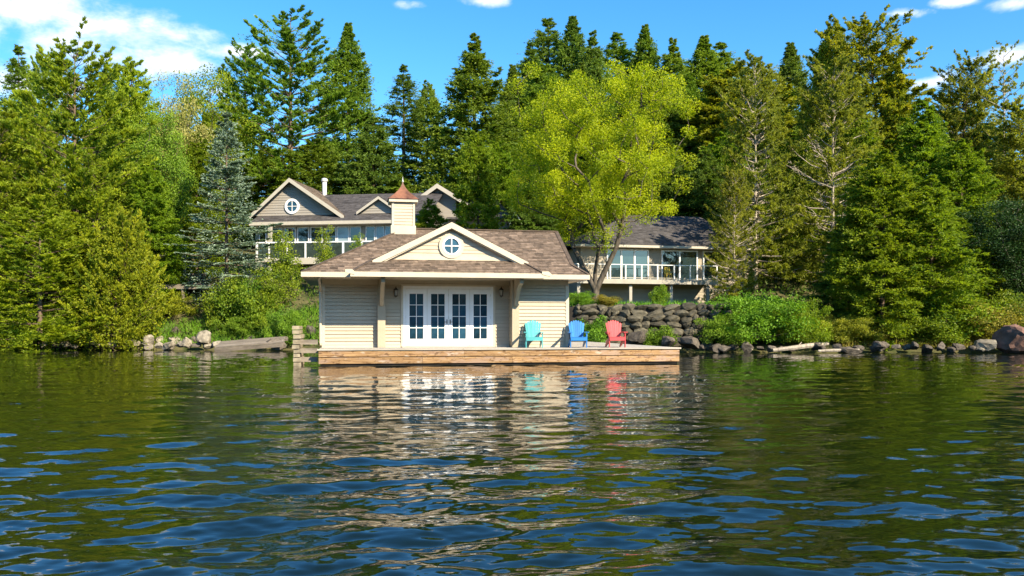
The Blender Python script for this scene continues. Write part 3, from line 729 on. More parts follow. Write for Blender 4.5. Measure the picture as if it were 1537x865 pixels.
# ------------------------------------------------------------------ dock
dk = empty('timber_dock', (B.ox, B.oy, 0), B.th)
tag(dk, 'long low timber dock of raw cedar boards carrying the boathouse', 'dock')
DU = 14.29; VD = 14.0
MB().box(0.06, DU - 0.06, 0.10, VD, -0.9, ZD - 0.05).build('crib_core', M['shadow'], dk)  # solid core, coloured black as the shade below the boards
cache = {}
def plank(u0, u1, v):
    key = round(u1 - u0, 3)
    if key not in cache: cache[key] = MB().box(0, u1 - u0 - 0.004, 0, 0.138, -0.038, 0).mesh('plank', M['deck_top'])
    return link('plank', cache[key], dk, loc=(u0, v, ZD + random.uniform(-0.002, 0.0015)))
v = 0.10; k = 0
while v < 2.3:
    cuts = [0.0] + [[4.9, 9.7], [3.6, 8.4], [6.1, 10.9]][k % 3] + [DU]
    for a, b_ in zip(cuts[:-1], cuts[1:]): plank(a, b_, v)
    v += 0.143; k += 1
while v < VD - 0.1:
    plank(uR + 0.03, DU, v); v += 0.143
nose = [(-0.05, 5.45), (5.46, DU + 0.06)]
for a, b_ in nose: MB().box(a, b_ - 0.006, -0.045, 0.092, ZD - 0.05, ZD + 0.004).build('nosing_board', M['deck_edge'], dk)
for row, (z1, z0) in enumerate(((ZD - 0.055, 0.350), (0.322, 0.085))):
    cuts = [[0, 5.5, 9.4, DU], [0, 3.9, 7.4, 11.2, DU]][row]
    for a, b_ in zip(cuts[:-1], cuts[1:]):
        MB().box(a + 0.004, b_ - 0.004, 0.0 + row * 0.012 + random.uniform(0, 0.008), 0.06 + row * 0.012, z0, z1).build('fascia_board', M['cedar'], dk)
for row, (z1, z0) in enumerate(((ZD - 0.055, 0.350), (0.322, 0.085))):
    MB().box(DU - 0.05, DU + row * 0.01, 0.075, VD, z0, z1).build('fascia_board', M['cedar'], dk)
    MB().box(0.0 - row * 0.01, 0.05, 0.075, VD, z0, z1).build('fascia_board', M['cedar'], dk)
# crib of stacked timbers off the dock's left end
cb = empty('timber_crib', tuple(B.w(-0.95, 0.15)), B.th)
tag(cb, 'narrow stack of pale weathered timbers rising from water at dock left end', 'timber crib')
z = -0.35; k = 0
while z < 1.42:
    h_ = random.uniform(0.15, 0.21); w_ = random.uniform(0.22, 0.28); o_ = random.uniform(-0.03, 0.03)
    MB().box(o_, o_ + w_, random.uniform(-0.04, 0.04), 2.6, z, z + h_ - 0.03).build('timber', M['crib'], cb)
    if k % 2 and z < 1.0: MB().box(w_ - 0.02, 0.90, 0.3, 0.5, z - 0.02, z + 0.16).build('cross_timber', M['old_wood'], cb)
    z += h_; k += 1

# ------------------------------------------------------------------ garden chairs on the dock
def chair(label, mat, px, py, v, turn):
    u_ = B.u(px, v); w_ = B.w(u_, v, ZD + 0.004)
    c = empty('adirondack_chair', w_, B.th + turn)
    tag(c, label, 'chair', 'chairs set out on the dock')
    W = 0.52
    lean = math.radians(24); by = 0.20; bz = 0.30            # back foot of the backrest
    n = 7
    for k in range(n):
        f_ = (k - 3) / 3.0; x0 = f_ * 0.19; x1 = f_ * 0.265; ln = 0.80 - 0.11 * f_ * f_
        hb_, ht = 0.030, 0.041
        p = lambda x, s_, o: (x, by + math.sin(lean) * s_ + o * math.cos(lean) + 0.03 * f_ * f_ * -1, bz + math.cos(lean) * s_ - o * math.sin(lean))
        mb = MB()
        poly = [p(x0 - hb_, 0, 0), p(x0 + hb_, 0, 0), p(x1 + ht, ln - 0.05, 0), p(x1 + ht * 0.6, ln - 0.012, 0), p(x1, ln, 0), p(x1 - ht * 0.6, ln - 0.012, 0), p(x1 - ht, ln - 0.05, 0)]
        mb.prism(poly, (0, 0.022 * math.cos(lean), -0.022 * math.sin(lean))).build('back_slat', mat, c)
    for k in range(6):
        f_ = k / 5; y = -0.36 + f_ * 0.55; z = 0.385 - f_ * 0.10
        MB().box(-W / 2, W / 2, y - 0.05, y + 0.05, z - 0.012, z + 0.012).build('seat_slat', mat, c)
    for s_ in (-1, 1):
        x = s_ * (W / 2 + 0.02)
        MB().prism([(x - 0.018, -0.40, 0.40), (x - 0.018, -0.40, 0.26), (x - 0.018, 0.52, 0.0), (x - 0.018, 0.60, 0.0), (x - 0.018, 0.60, 0.05), (x - 0.018, 0.20, 0.28)], (0.036, 0, 0)).build('leg', mat, c)
        MB().prism([(x + s_ * 0.02 - 0.018, -0.36, 0), (x + s_ * 0.02 - 0.018, -0.26, 0), (x + s_ * 0.02 - 0.018, -0.24, 0.55), (x + s_ * 0.02 - 0.018, -0.38, 0.55)], (0.036, 0, 0)).build('leg', mat, c)
        ax = s_ * (W / 2 + 0.05)
        MB().prism([(ax - 0.075, -0.42, 0.56), (ax + 0.075, -0.42, 0.56), (ax + 0.08, -0.2, 0.56), (ax + 0.04, 0.42, 0.56), (ax - 0.04, 0.42, 0.56), (ax - 0.07, -0.1, 0.56)], (0, 0, 0.026)).build('armrest', mat, c)
    MB().box(-W / 2 - 0.04, W / 2 + 0.04, 0.40, 0.43, 0.50, 0.555).build('back_rail', mat, c)
    MB().box(-W / 2, W / 2, -0.405, -0.385, 0.26, 0.37).build('apron', mat, c)
    c.scale = (1.08, 1.08, 1.08)
    return c
tr = math.radians(-8)
chair('turquoise slatted garden chair on the dock beside the boathouse wall', M['teal'], 801, 521, 0.92, tr)
chair('blue slatted garden chair on the dock at the boathouse corner', M['blue'], 867, 521, 0.85, tr)
chair('red slatted garden chair on the open right end of the dock', M['red'], 924, 521, 0.95, tr * 0.8)

# ------------------------------------------------------------------ main house on the bank
H = Frame(*P(400, 0, 68).xy, -8.0)
ho = empty('lake_house', (H.ox, H.oy, 0), H.th)
tag(ho, 'large taupe house with gables and a glazed balcony on the bank behind', 'house')
VBal, VEv, VGw = -2.2, -0.9, 0.35
zfl = H.z(500, 387, VBal); zeb = H.z(480, 337, VEv); zet = H.z(480, 332.5, VEv)
hu = lambda px, v=0.0: H.u(px, v)
u0, u1 = hu(383), hu(640)
zgr = 4.6
MB().box(u0, u1, 0.04, 9.0, zgr - 1.0, zeb + 0.1).build('wall', M['house_siding'], ho)
# glazing: each window its frame and panes
zt_ = H.z(480, 340.5, 0)
wins = [(389, 400, 1, 0), (406, 424, 1, 0), (426, 444, 1, 0), (446.5, 464, 1, 0), (466, 484, 1, 0), (490, 505, 1, 0), (506, 524, 1, 1), (525, 542, 1, 0), (549, 563, 1, 0), (564, 577, 1, 1), (578, 591, 1, 1)]
for (a, b_, n_, cur) in wins:
    x0, x1 = hu(a), hu(b_); zb_ = zfl + 0.08
    w_ = MB().box(x0, x0 + 0.07, -0.05, 0.05, zb_, zt_).box(x1 - 0.07, x1, -0.05, 0.05, zb_, zt_).box(x0 + 0.07, x1 - 0.07, -0.05, 0.05, zt_ - 0.09, zt_).box(x0 + 0.07, x1 - 0.07, -0.05, 0.05, zb_, zb_ + 0.1).build('window', M['white'], ho)
    MB().box(x0 + 0.07, x1 - 0.07, -0.01, 0.02, zb_ + 0.1, zt_ - 0.09).build('pane', M['curtain_pane'] if cur else M['glass_house'], w_)
MB().box(hu(386), hu(592), -0.06, 0.03, zt_ + 0.004, zt_ + 0.10).build('head_trim', M['house_trim'], ho)
# balcony
bal = MB().box(hu(384, VBal), hu(600, VBal), VBal, -0.06, zfl - 0.12, zfl).build('balcony', M['house_trim'], ho)
MB().box(hu(384, VBal), hu(600, VBal), VBal - 0.06, VBal - 0.004, zfl - 0.46, zfl + 0.02).build('balcony_fascia', M['house_trim'], bal)
zrl = H.z(480, 363.5, VBal)
MB().box(hu(384, VBal), hu(600, VBal), VBal - 0.05, VBal + 0.05, zrl - 0.04, zrl + 0.05).build('rail', M['white'], bal)
posts = [386, 404, 431, 458.5, 487, 515, 543, 572, 598]
for px in posts:
    x = hu(px, VBal); MB().box(x - 0.05, x + 0.05, VBal - 0.045, VBal + 0.04, zfl, zrl - 0.04).build('rail_post', M['white'], bal)
for a, b_ in zip(posts[:-1], posts[1:]):
    MB().box(hu(a, VBal) + 0.10, hu(b_, VBal) - 0.10, VBal, VBal + 0.015, zfl + 0.06, zrl - 0.06).build('glass_panel', M['rail_glass'], bal)
for px, zt2 in ((404, zeb), (515, zfl - 0.3), (585, zfl - 0.3)):
    x = hu(px, VBal); MB().box(x - 0.13, x + 0.13, VBal + 0.06, VBal + 0.32, zgr - 1.6, zt2).build('support_post', M['pale_post'], ho)
# roofs
hm = 0.5; p0 = (0, VEv, zet); nrm = (0, -hm, 1)
e0, e1 = hu(374, VEv), hu(640, VEv)
Rg = H.hit(560, 291.5, p0, nrm); vR, zR = Rg.y, Rg.z
slope(ho, 'roof_slope', [(e0, VEv, zet), (e1, VEv, zet), (e1, vR, zR), (e0 + 0.8, vR, zR)], M['shingle_grey'], 21, 0.25, 0.5)
slope(ho, 'roof_slope', [(e1, 2 * vR - VEv, zet), (e0, 2 * vR - VEv, zet), (e0, vR, zR), (e1, vR, zR)], M['shingle_grey'], 22, 0.5, 1.0)
MB().box(e0, e1, VEv - 0.05, VEv, zeb, zet + 0.02).build('fascia', M['house_trim'], ho)
MB().box(e0, e1, VEv, 0.06, zeb + 0.002, zeb + 0.04).build('soffit', M['house_trim'], ho)
def gable(parent, fr, pk, lf, rf, vg, vgw, vback, zbase, mats, rake=0.24, seed=1, win=None):
    uG, zG = fr.uz(pk[0], pk[1], vg); ul, zl = fr.uz(lf[0], lf[1], vg); ur, zr_ = fr.uz(rf[0], rf[1], vg)
    zf = (zl + zr_) / 2
    slope(parent, 'gable_roof', [(ul, vback, zf), (ul, vg, zf), (uG, vg, zG), (uG, vback, zG)], mats[0], seed, 0.25, 0.5)
    slope(parent, 'gable_roof', [(ur, vg, zf), (ur, vback, zf), (uG, vback, zG), (uG, vg, zG)], mats[0], seed + 1, 0.25, 0.5)
    for s_, ue in ((-1, ul), (1, ur)):
        MB().prism([(uG, vg - 0.04, zG + 0.02), (ue, vg - 0.04, zf + 0.02), (ue, vg - 0.04, zf - rake), (uG, vg - 0.04, zG - rake)][::s_], (0, 0.06, 0)).build('rake_board', mats[2], parent)
    k = (zG - zf) / ((ur - ul) / 2); top = zG - rake * 0.6; half = (top - zbase) / k
    MB().prism([(uG - half, vgw, zbase), (uG + half, vgw, zbase), (uG, vgw, top)], (0, 0.15, 0)).build('gable_wall', mats[1], parent)
    sd = MB(); z = zbase + 0.02
    while z < top - 0.3:
        h0, h1 = (top - z) / k - 0.03, (top - z - 0.195) / k - 0.03
        sd.hexa([(uG - h0, vgw - 0.035, z), (uG + h0, vgw - 0.035, z), (uG + h0, vgw, z), (uG - h0, vgw, z), (uG - h1, vgw - 0.006, z + 0.195), (uG + h1, vgw - 0.006, z + 0.195), (uG + h1, vgw, z + 0.195), (uG - h1, vgw, z + 0.195)]); z += 0.2
    o = sd.build('siding', mats[1], parent); o['kind'] = 'stuff'
    if win:
        c = fr.uz(win[0], win[1], vgw); round_window(parent, c, win[2], win[3], vgw - 0.04)
zgb = zet + hm * (VGw - VEv) + 0.02
gable(ho, H, (434, 267.5), (371, 327), (516, 324), -0.25, VGw, 9.0, zgb, (M['shingle_tan'], M['house_siding'], M['house_trim']), 0.3, 31, (439, 310, 0.42, 0.6))
gable(ho, H, (568, 295), (535, 318), (600, 318), 0.1, VGw + 0.1, 4.2, zgb + 0.05, (M['shingle_grey'], M['house_siding'], M['house_trim']), 0.2, 33)
cp = H.uz(487, 275, 5.0)
ch = MB().tube([(cp[0], 5.0, cp[1] - 2.2), (cp[0], 5.0, cp[1] + 0.15)], 0.19, 12).build('chimney_pipe', M['metal'], ho, smooth=True)
MB().lathe([(0.19, 0.0), (0.27, 0.04), (0.27, 0.22), (0.15, 0.30), (0.0, 0.31)], 12, (cp[0], 5.0, cp[1] + 0.1)).build('chimney_cap', M['metal'], ch)
# east wing, glimpsed between the trees
x0, x1 = hu(618, 5.0), hu(772, 5.0); zw = H.z(690, 330, 5.0)
wg = MB().box(x0 + 0.6, x1 - 0.4, 5.3, 12, zgr, zw).build('house_wing', M['house_siding'], ho)
slope(wg, 'wing_roof', [(x0 + 3, 4.6, zw), (x1, 4.6, zw), (x1 - 2.0, 8.5, zw + 2.1), (x0 + 3, 8.5, zw + 2.1)], M['shingle_grey'], 35, 0.3, 0.6)
gable(wg, H, (656, 276), (614, 304), (702, 307), 4.4, 4.9, 9.0, H.z(656, 300, 4.9), (M['shingle_grey'], M['house_siding'], M['house_trim']), 0.35, 36)
MB().box(hu(634, 4.9), hu(684, 4.9), 4.93, 5.3, zgr, H.z(656, 300, 4.9)).build('wing_wall', M['house_siding'], wg)
gable(wg, H, (773.5, 317), (765, 334), (783, 335), 4.2, 4.5, 6.5, H.z(773, 332, 4.5), (M['shingle_grey'], M['cot_siding'], M['white']), 0.16, 38)
for px in (622, 645, 668):
    x = hu(px, 4.9); w_ = MB().box(x, x + 0.9, 4.86, 4.91, zfl + 0.4, zfl + 2.0).build('window', M['white'], wg); MB().box(x + 0.08, x + 0.82, 4.85, 4.857, zfl + 0.48, zfl + 1.92).build('pane', M['curtain_pane'], w_)

# ------------------------------------------------------------------ cottage on the right
Cf = Frame(*P(868, 0, 60).xy, 13.0)
ct = empty('cottage', (Cf.ox, Cf.oy, 0), Cf.th)
tag(ct, 'low tan cottage with dark grey hip roof and white railed balcony above the boulder wall', 'cottage')
cu = lambda px, v=0.0: Cf.u(px, v)
CB = -1.9
zcf = Cf.z(950, 419.5, CB); zce = Cf.z(950, 368.5, -0.7); zcb = Cf.z(950, 371.5, -0.7)
a0, a1 = cu(872), cu(1125)
MB().box(a0, a1, 0.04, 8, 2.2, zcb + 0.05).build('wall', M['cot_siding'], ct)
zlo = zcf - 0.35
n = 9
sd = MB()
for k in range(n + 8):
    z = 2.75 + k * 0.2
    if z + 0.2 > zlo: break
    sd.hexa([(a0, 0.005, z), (a1, 0.005, z), (a1, 0.04, z), (a0, 0.04, z), (a0, 0.03, z + 0.196), (a1, 0.03, z + 0.196), (a1, 0.04, z + 0.196), (a0, 0.04, z + 0.196)])
o = sd.build('siding', M['cot_siding'], ct); o['kind'] = 'stuff'
zwt = Cf.z(950, 374.5, 0)
for (w0, w1, parts) in ((910.5, 973.5, (0, 0.345, 0.66, 1)), (992.5, 1047, (0, 0.5, 1)), (1055, 1085, (0, 1))):
    x0, x1 = cu(w0), cu(w1); zb_ = zcf + 0.05
    f = MB().box(x0, x0 + 0.09, -0.06, 0.05, zb_, zwt).box(x1 - 0.09, x1, -0.06, 0.05, zb_, zwt).box(x0 + 0.09, x1 - 0.09, -0.06, 0.05, zwt - 0.10, zwt).box(x0 + 0.09, x1 - 0.09, -0.06, 0.05, zb_, zb_ + 0.08)
    for q in parts[1:-1]:
        xm = x0 + (x1 - x0) * q; f.box(xm - 0.06, xm + 0.06, -0.055, 0.05, zb_ + 0.08, zwt - 0.1)
    f = f.build('window', M['white'], ct)
    for q0, q1 in zip(parts[:-1], parts[1:]):
        MB().box(x0 + (x1 - x0) * q0 + 0.07, x0 + (x1 - x0) * q1 - 0.07, -0.015, 0.02, zb_ + 0.07, zwt - 0.09).build('pane', M['glass_house'], f)
e0, e1 = cu(862, -0.7), cu(1130, -0.7); cm = 0.52
Rc = Cf.hit(1010, 325, (0, -0.7, zce), (0, -cm, 1)); RcL = Cf.u(940, Rc.y)
slope(ct, 'roof_slope', [(e0, -0.7, zce), (e1, -0.7, zce), (e1 - 1.5, Rc.y, Rc.z), (RcL, Rc.y, Rc.z)], M['shingle_grey'], 41, 0.22, 0.45)
slope(ct, 'roof_slope', [(e0, 2 * Rc.y + 0.7, zce), (e0, -0.7, zce), (RcL, Rc.y, Rc.z)], M['shingle_grey'], 42, 0.3, 0.6)
slope(ct, 'roof_slope', [(e1, 2 * Rc.y + 0.7, zce), (e0, 2 * Rc.y + 0.7, zce), (RcL, Rc.y, Rc.z), (e1 - 1.5, Rc.y, Rc.z)], M['shingle_grey'], 43, 0.5, 1.0)
MB().box(e0, e1, -0.76, -0.70, zcb, zce + 0.02).build('fascia', M['house_trim'], ct)
MB().box(e0, e1, -0.70, 0.1, zcb + 0.002, zcb + 0.03).build('soffit', M['house_trim'], ct)
b0, b1 = cu(866, CB), cu(1078, CB)
cbal = MB().box(b0, b1, CB, 0.0, zcf - 0.10, zcf).build('balcony', M['pale_post'], ct)
MB().box(b0, b1, CB - 0.05, CB - 0.003, zcf - 0.30, zcf + 0.015).build('balcony_fascia', M['pale_post'], cbal)
zrt = Cf.z(950, 397.5, CB)
MB().box(b0, b1, CB - 0.04, CB + 0.05, zrt - 0.02, zrt + 0.025).build('rail', M['white'], cbal)
MB().box(b0, b1, CB - 0.025, CB + 0.025, zcf + 0.09, zcf + 0.13).build('rail', M['house_trim'], cbal)
for px in (868, 893, 916, 939, 963, 987, 1012, 1036, 1056, 1076):
    x = cu(px, CB); MB().box(x - 0.04, x + 0.04, CB - 0.03, CB + 0.035, zcf, zrt - 0.02).build('rail_post', M['white'], cbal)
MB().box(b0 - 0.03, b0 + 0.05, CB + 0.05, 0.0, zrt - 0.03, zrt + 0.03).build('rail', M['white'], cbal)
for px in (868, 946, 1007, 1062):
    x = cu(px, CB + 0.3); MB().box(x - 0.10, x + 0.10, CB + 0.2, CB + 0.4, 2.3, zcf - 0.38).build('support_post', M['pale_post'], ct)
x0, x1 = cu(1010, CB + 0.3), cu(1062, CB + 0.3)
MB().box(x0, x1, CB - 0.1, CB + 0.8, 2.5, 2.88).build('concrete_sill', M['pale_post'], ct)
# small yellow chair left out on the cottage balcony
yc = empty('balcony_chair', Cf.w(cu(1003, CB + 0.8), CB + 0.8, zcf + 0.001), Cf.th)
tag(yc, 'small yellow chair on the cottage balcony behind the white railing', 'chair')
MB().box(-0.2, 0.2, -0.2, 0.2, 0.42, 0.46).build('seat', M['ochre'], yc)
for i in range(3): MB().box(-0.2 + i * 0.15, -0.1 + i * 0.15, 0.18, 0.21, 0.46, 0.95).build('back_slat', M['ochre'], yc)
for a in (-0.18, 0.18):
    for b_ in (-0.18, 0.17): MB().box(a - 0.02, a + 0.02, b_ - 0.02, b_ + 0.02, 0, 0.42).build('leg', M['ochre'], yc)

# ------------------------------------------------------------------ stones
def rock_mesh(name, seed, mat, sub=2, cuts=6):
    r = random.Random(seed); bm = bmesh.new(); bmesh.ops.create_icosphere(bm, subdivisions=sub, radius=1.0)
    planes = []
    for _ in range(cuts):
        n_ = Vector((r.gauss(0, 1), r.gauss(0, 1), r.gauss(0, 1))).normalized(); planes.append((n_, r.uniform(0.48, 0.84)))
    for v in bm.verts:
        p = v.co.copy()
        for n_, d in planes:
            k = p.dot(n_)
            if k > d: p -= n_ * (k - d) * 0.92
        v.co = p * (1 + r.uniform(-0.05, 0.05))
    me = bpy.data.meshes.new(name); bm.to_mesh(me); bm.free(); me.materials.append(mat)
    return me
RK = {k: [rock_mesh('rock', 50 + i * 7 + j, M[k], 3, 11) for i in range(4)] for j, k in enumerate(('rock', 'rock_pale'))}
WB = [rock_mesh('boulder', 90 + i, M['rock_wall'], 2, 7) for i in range(6)]
wl = empty('boulder_wall', (0, 0, 0)); tag(wl, 'dark dry-stone wall of large boulders below the cottage', 'stone wall')
R_ = random.Random(3)
rows = [(-0.05, 0.70), (0.48, 0.58), (0.92, 0.52), (1.32, 0.50), (1.70, 0.46), (2.06, 0.44), (2.38, 0.42)]
for ri, (z, hgt) in enumerate(rows):
    s_ = R_.uniform(0, 0.5); Ltot = 9.6
    while s_ < Ltot:
        w_ = R_.uniform(0.4, 1.25) * (1.1 if ri < 2 else 0.9); f_ = (s_ + w_ / 2) / Ltot
        x = 3.45 + f_ * 9.3; y = 50.9 - f_ * 0.6 + ri * 0.10 - 0.15 + R_.uniform(-0.08, 0.08)
        link('boulder', R_.choice(WB), wl, loc=(x, y, z + hgt / 2 + R_.uniform(-0.05, 0.05)), rot=(R_.uniform(-0.3, 0.3), R_.uniform(-0.25, 0.25), R_.uniform(-0.6, 0.6)),
             scale=(w_ * 0.60, R_.uniform(0.4, 0.65), hgt * R_.uniform(0.56, 0.72)))
        s_ += w_ * 0.93
MB().hexa([(3.2, 51.0, -0.4), (13.0, 50.4, -0.4), (13.0, 52.2, -0.4), (3.2, 52.6, -0.4), (3.4, 51.2, 2.65), (12.8, 50.75, 2.65), (12.8, 52.2, 2.65), (3.4, 52.6, 2.65)]).build('earth_fill', M['shadow'], wl)  # soil backing; shade of the gaps is put into its colour

def rock(label, kind, px, py, Y, w_, h_, d_=None, group=None, rz=None, i=None):
    p = P(px, py, Y); r = R_; g_ = gzs(p.x, p.y)
    if g_ > 0.25: p.z = g_ + 0.16 * h_
    o = link('shore_rock', RK[kind][r.randrange(4) if i is None else i], loc=(p.x, p.y, p.z), rot=(r.uniform(-0.2, 0.2), r.uniform(-0.2, 0.2), r.uniform(0, 6) if rz is None else rz), scale=(w_ * 0.43, (d_ or w_ * 0.8) * 0.43, h_ * 0.40))
    return tag(o, label, 'rock', group)
rock('broad flat rock at the water edge under the leftmost pine boughs', 'rock', 30, 521, 54.6, 2.2, 0.5)
rock('tan rounded rock at the water edge below the yellow cedar', 'rock_pale', 143, 515, 54.4, 1.1, 1.0)
rock('pale rock with a dark split beside the tan rounded shore rock', 'rock_pale', 172, 516, 54.3, 1.2, 0.6)
rock('long pale rock stretched out low along the left waterline', 'rock_pale', 196, 516, 54.2, 1.5, 0.8)
rock('tall white-grey rock heaped with others left of the old raft', 'rock_pale', 224, 513, 54.2, 1.3, 1.1)
rock('low white-grey rock at the waterline under the grassy bank', 'rock_pale', 254, 519, 54.0, 1.5, 0.8)
rock('domed white-grey rock at the waterline nearest the grass', 'rock_pale', 279, 515, 54.0, 1.3, 1.1)
rock('upright pale rock leaning against the left end of the old raft', 'rock_pale', 308, 508, 54.2, 1.6, 1.3)
rock('pale boulder up the bank at the foot of the yellow cedar', 'rock_pale', 240, 484, 56.2, 1.1, 0.9)
rock('flat tilted boulder on the grassy bank beside the pale boulder', 'rock_pale', 263, 487, 56.0, 1.3, 0.9)
rock('small grey boulder on the grassy bank above the raft', 'rock', 290, 488, 56.0, 0.8, 0.8)
rock('mossy round boulder high on the bank under the blue spruce', 'rock', 262, 471, 57.0, 0.9, 0.8)
rock('grey rock half sunk in the shrubs behind the raft', 'rock', 378, 485, 56.0, 0.9, 0.6)
rock('grey standing boulder among leaves left of the boathouse', 'rock', 434, 492, 56.4, 1.1, 1.1)
rock('dark standing boulder right beside the grey one left of the boathouse', 'rock', 466, 490, 55.6, 1.2, 1.3)
for i in range(20):
    rock('small stone among the larger rocks edging the left shore', R_.choice(('rock_pale', 'rock_pale', 'rock')), 20 + i * 16 + R_.uniform(-8, 8), 519.5 + R_.uniform(-3, 2), 54.0, R_.uniform(0.6, 1.3), R_.uniform(0.4, 0.65), group='small stones of the left shore')
o = link('shore_rock', rock_mesh('boulder', 133, M['rock_red'], 3, 5), loc=P(1523, 510, 48.2), rot=(0, 0, 0.5), scale=(1.15, 1.1, 0.85)); tag(o, 'big rounded red-brown boulder standing at the right shore', 'rock')
rock('grey boulder where the dock meets the boulder wall', 'rock', 955, 507, 49.6, 1.6, 1.3, group=None)
rock('tan boulder at the wall foot behind the dock end', 'rock', 1034, 513, 48.8, 1.9, 1.2)
rock('low tan boulder between dock end and wall foot', 'rock', 1000, 515, 49.0, 1.3, 1.0)
rock('blocky grey rock on the shore under the bright green bush', 'rock', 1122, 522, 48.6, 1.1, 0.9)
rock('long low rock at the waterline left of the driftwood', 'rock', 1085, 524, 48.6, 1.6, 0.6)
rock('grey domed rock on the shore right of the driftwood', 'rock', 1316, 521, 48.8, 1.2, 0.9)
rock('broad grey rock lying flat in the shallows by the driftwood', 'rock', 1276, 526, 48.4, 1.9, 0.6)
rock('pale sloping slab of rock left of the red-brown boulder', 'rock_pale', 1478, 516, 48.6, 1.8, 1.0)
for i in range(26):
    px = 1052 + i * 17.0 + R_.uniform(-6, 6); s_ = R_.uniform(0.5, 1.15)
    rock('grey stone in the low row edging the right shore', 'rock' if R_.random() < 0.7 else 'rock_pale', px, 523 + R_.uniform(-4, 2), 48.7 + R_.uniform(-0.3, 0.5), s_, s_ * R_.uniform(0.5, 0.85), group='stones edging the right shore')
# driftwood on the right shore
dl = MB().tube([P(1160, 526, 48.2), P(1190, 522.5, 48.3), P(1215, 519, 48.5), P(1243, 516, 48.9)], [0.10, 0.13, 0.14, 0.09], 7).tube([P(1196, 522, 48.3), P(1203, 514, 48.5)], [0.05, 0.02], 5).build('driftwood_log', M['bark_pale']); tag(dl, 'bleached driftwood log lying along the right shore rocks', 'log')
dl = MB().tube([P(1228, 527, 48.1), P(1255, 526, 48.15), P(1290, 525, 48.3)], [0.07, 0.09, 0.06], 7).build('driftwood_log', M['bark_pale']); tag(dl, 'short grey log floating in the shallows on the right', 'log')
# old raft drawn up on the left shore
p = P(378, 514, 52.8); raft = empty('old_raft', p, 0.10); raft.rotation_euler = (math.radians(10), math.radians(-4.5), 0.10)
tag(raft, 'weathered grey plank raft tipped up on the left shore', 'raft')
for k in range(11): MB().box(-2.0 + R_.uniform(-0.05, 0.05), 2.0 + R_.uniform(-0.08, 0.08), -0.95 + k * 0.175, -0.95 + k * 0.175 + 0.165, 0.0, 0.045).build('plank', M['old_wood'], raft)
for y in (-0.97, 0.95): MB().box(-2.02, 2.02, y - 0.04, y, -0.24, -0.004).build('beam', M['old_wood'], raft)
for x in (-1.8, 0, 1.8): MB().box(x - 0.06, x + 0.06, -0.90, 0.90, -0.2, -0.006).build('cross_beam', M['old_wood'], raft)
rock('dark mossy rock under the right end of the old raft', 'rock', 415, 517, 52.6, 1.6, 1.0)
# timber landing under the blue spruce
p = P(285, 428, 60.5); ld = empty('timber_landing', p, 0.05); tag(ld, 'grey weathered timber landing and steps under the blue spruce', 'landing')
for k in range(9): MB().box(-2.7, 2.4 + R_.uniform(-0.05, 0.05), -0.9 + k * 0.2, -0.9 + k * 0.2 + 0.19, -0.05, 0.0).build('plank', M['old_wood'], ld)
MB().box(-2.7, 2.4, -0.98, -0.92, -0.32, 0.01).build('edge_beam', M['old_wood'], ld)
for k in range(5): MB().box(-2.2 + k * 0.12, 0.4, 0.9 + k * 0.32, 1.22 + k * 0.32, 0.0, 0.19 * (k + 1)).build('step', M['old_wood'], ld)
for x in (-2.6, -0.2, 2.3): MB().box(x - 0.08, x + 0.08, -0.9, -0.74, -2.6, -0.06).build('post', M['old_wood'], ld)
p = P(258, 392, 62.5); rl = empty('stair_railing', p, 0.0); tag(rl, 'short pale wooden railing beside the steps left of blue spruce', 'railing')
MB().box(-0.85, 0.95, -0.05, 0.05, 0.50, 0.60).build('rail', M['pale_post'], rl); MB().box(-0.8, 0.9, -0.03, 0.03, 0.05, 0.42).build('panel', M['pale_post'], rl)
for x in (-0.85, 0.9): MB().box(x - 0.07, x + 0.07, -0.06, 0.06, -1.2, 0.75).build('post', M['pale_post'], rl)

# ------------------------------------------------------------------ vegetation
def unit(a): return a / np.maximum(np.linalg.norm(a, axis=-1, keepdims=True), 1e-9)

def tri_leaves(name, p, d, ln, wd, tint, mat, r, flat=0.0):
    n = len(p); rv = r.normal(size=(n, 3)); rv[:, 2] *= (1 - flat)
    s = unit(np.cross(d, rv)) * (wd / 2)[:, None] if flat == 0 else unit(np.cross(d, np.array([0, 0, 1.0]) + rv * (1 - flat))) * (wd / 2)[:, None]
    m_ = p + d * (ln * 0.25)[:, None]
    V = np.stack([m_ - s, p + d * ln[:, None], m_ + s], 1).reshape(-1, 3)
    return np_mesh(name, V, np.arange(3 * n).reshape(-1, 3), mat, tint)

def quad_leaves(name, p, d, ln, wd, tint, mat, r):
    n = len(p); s = unit(np.cross(d, r.normal(size=(n, 3)))) * (wd / 2)[:, None]
    nn = np.cross(d, unit(s)) * (ln * 0.15)[:, None]
    mid = p + d * (ln * 0.5)[:, None]
    V = np.stack([p, mid - s + nn, p + d * ln[:, None], mid + s + nn], 1).reshape(-1, 3)
    return np_mesh(name, V, np.arange(4 * n).reshape(-1, 4), mat, tint, 4)

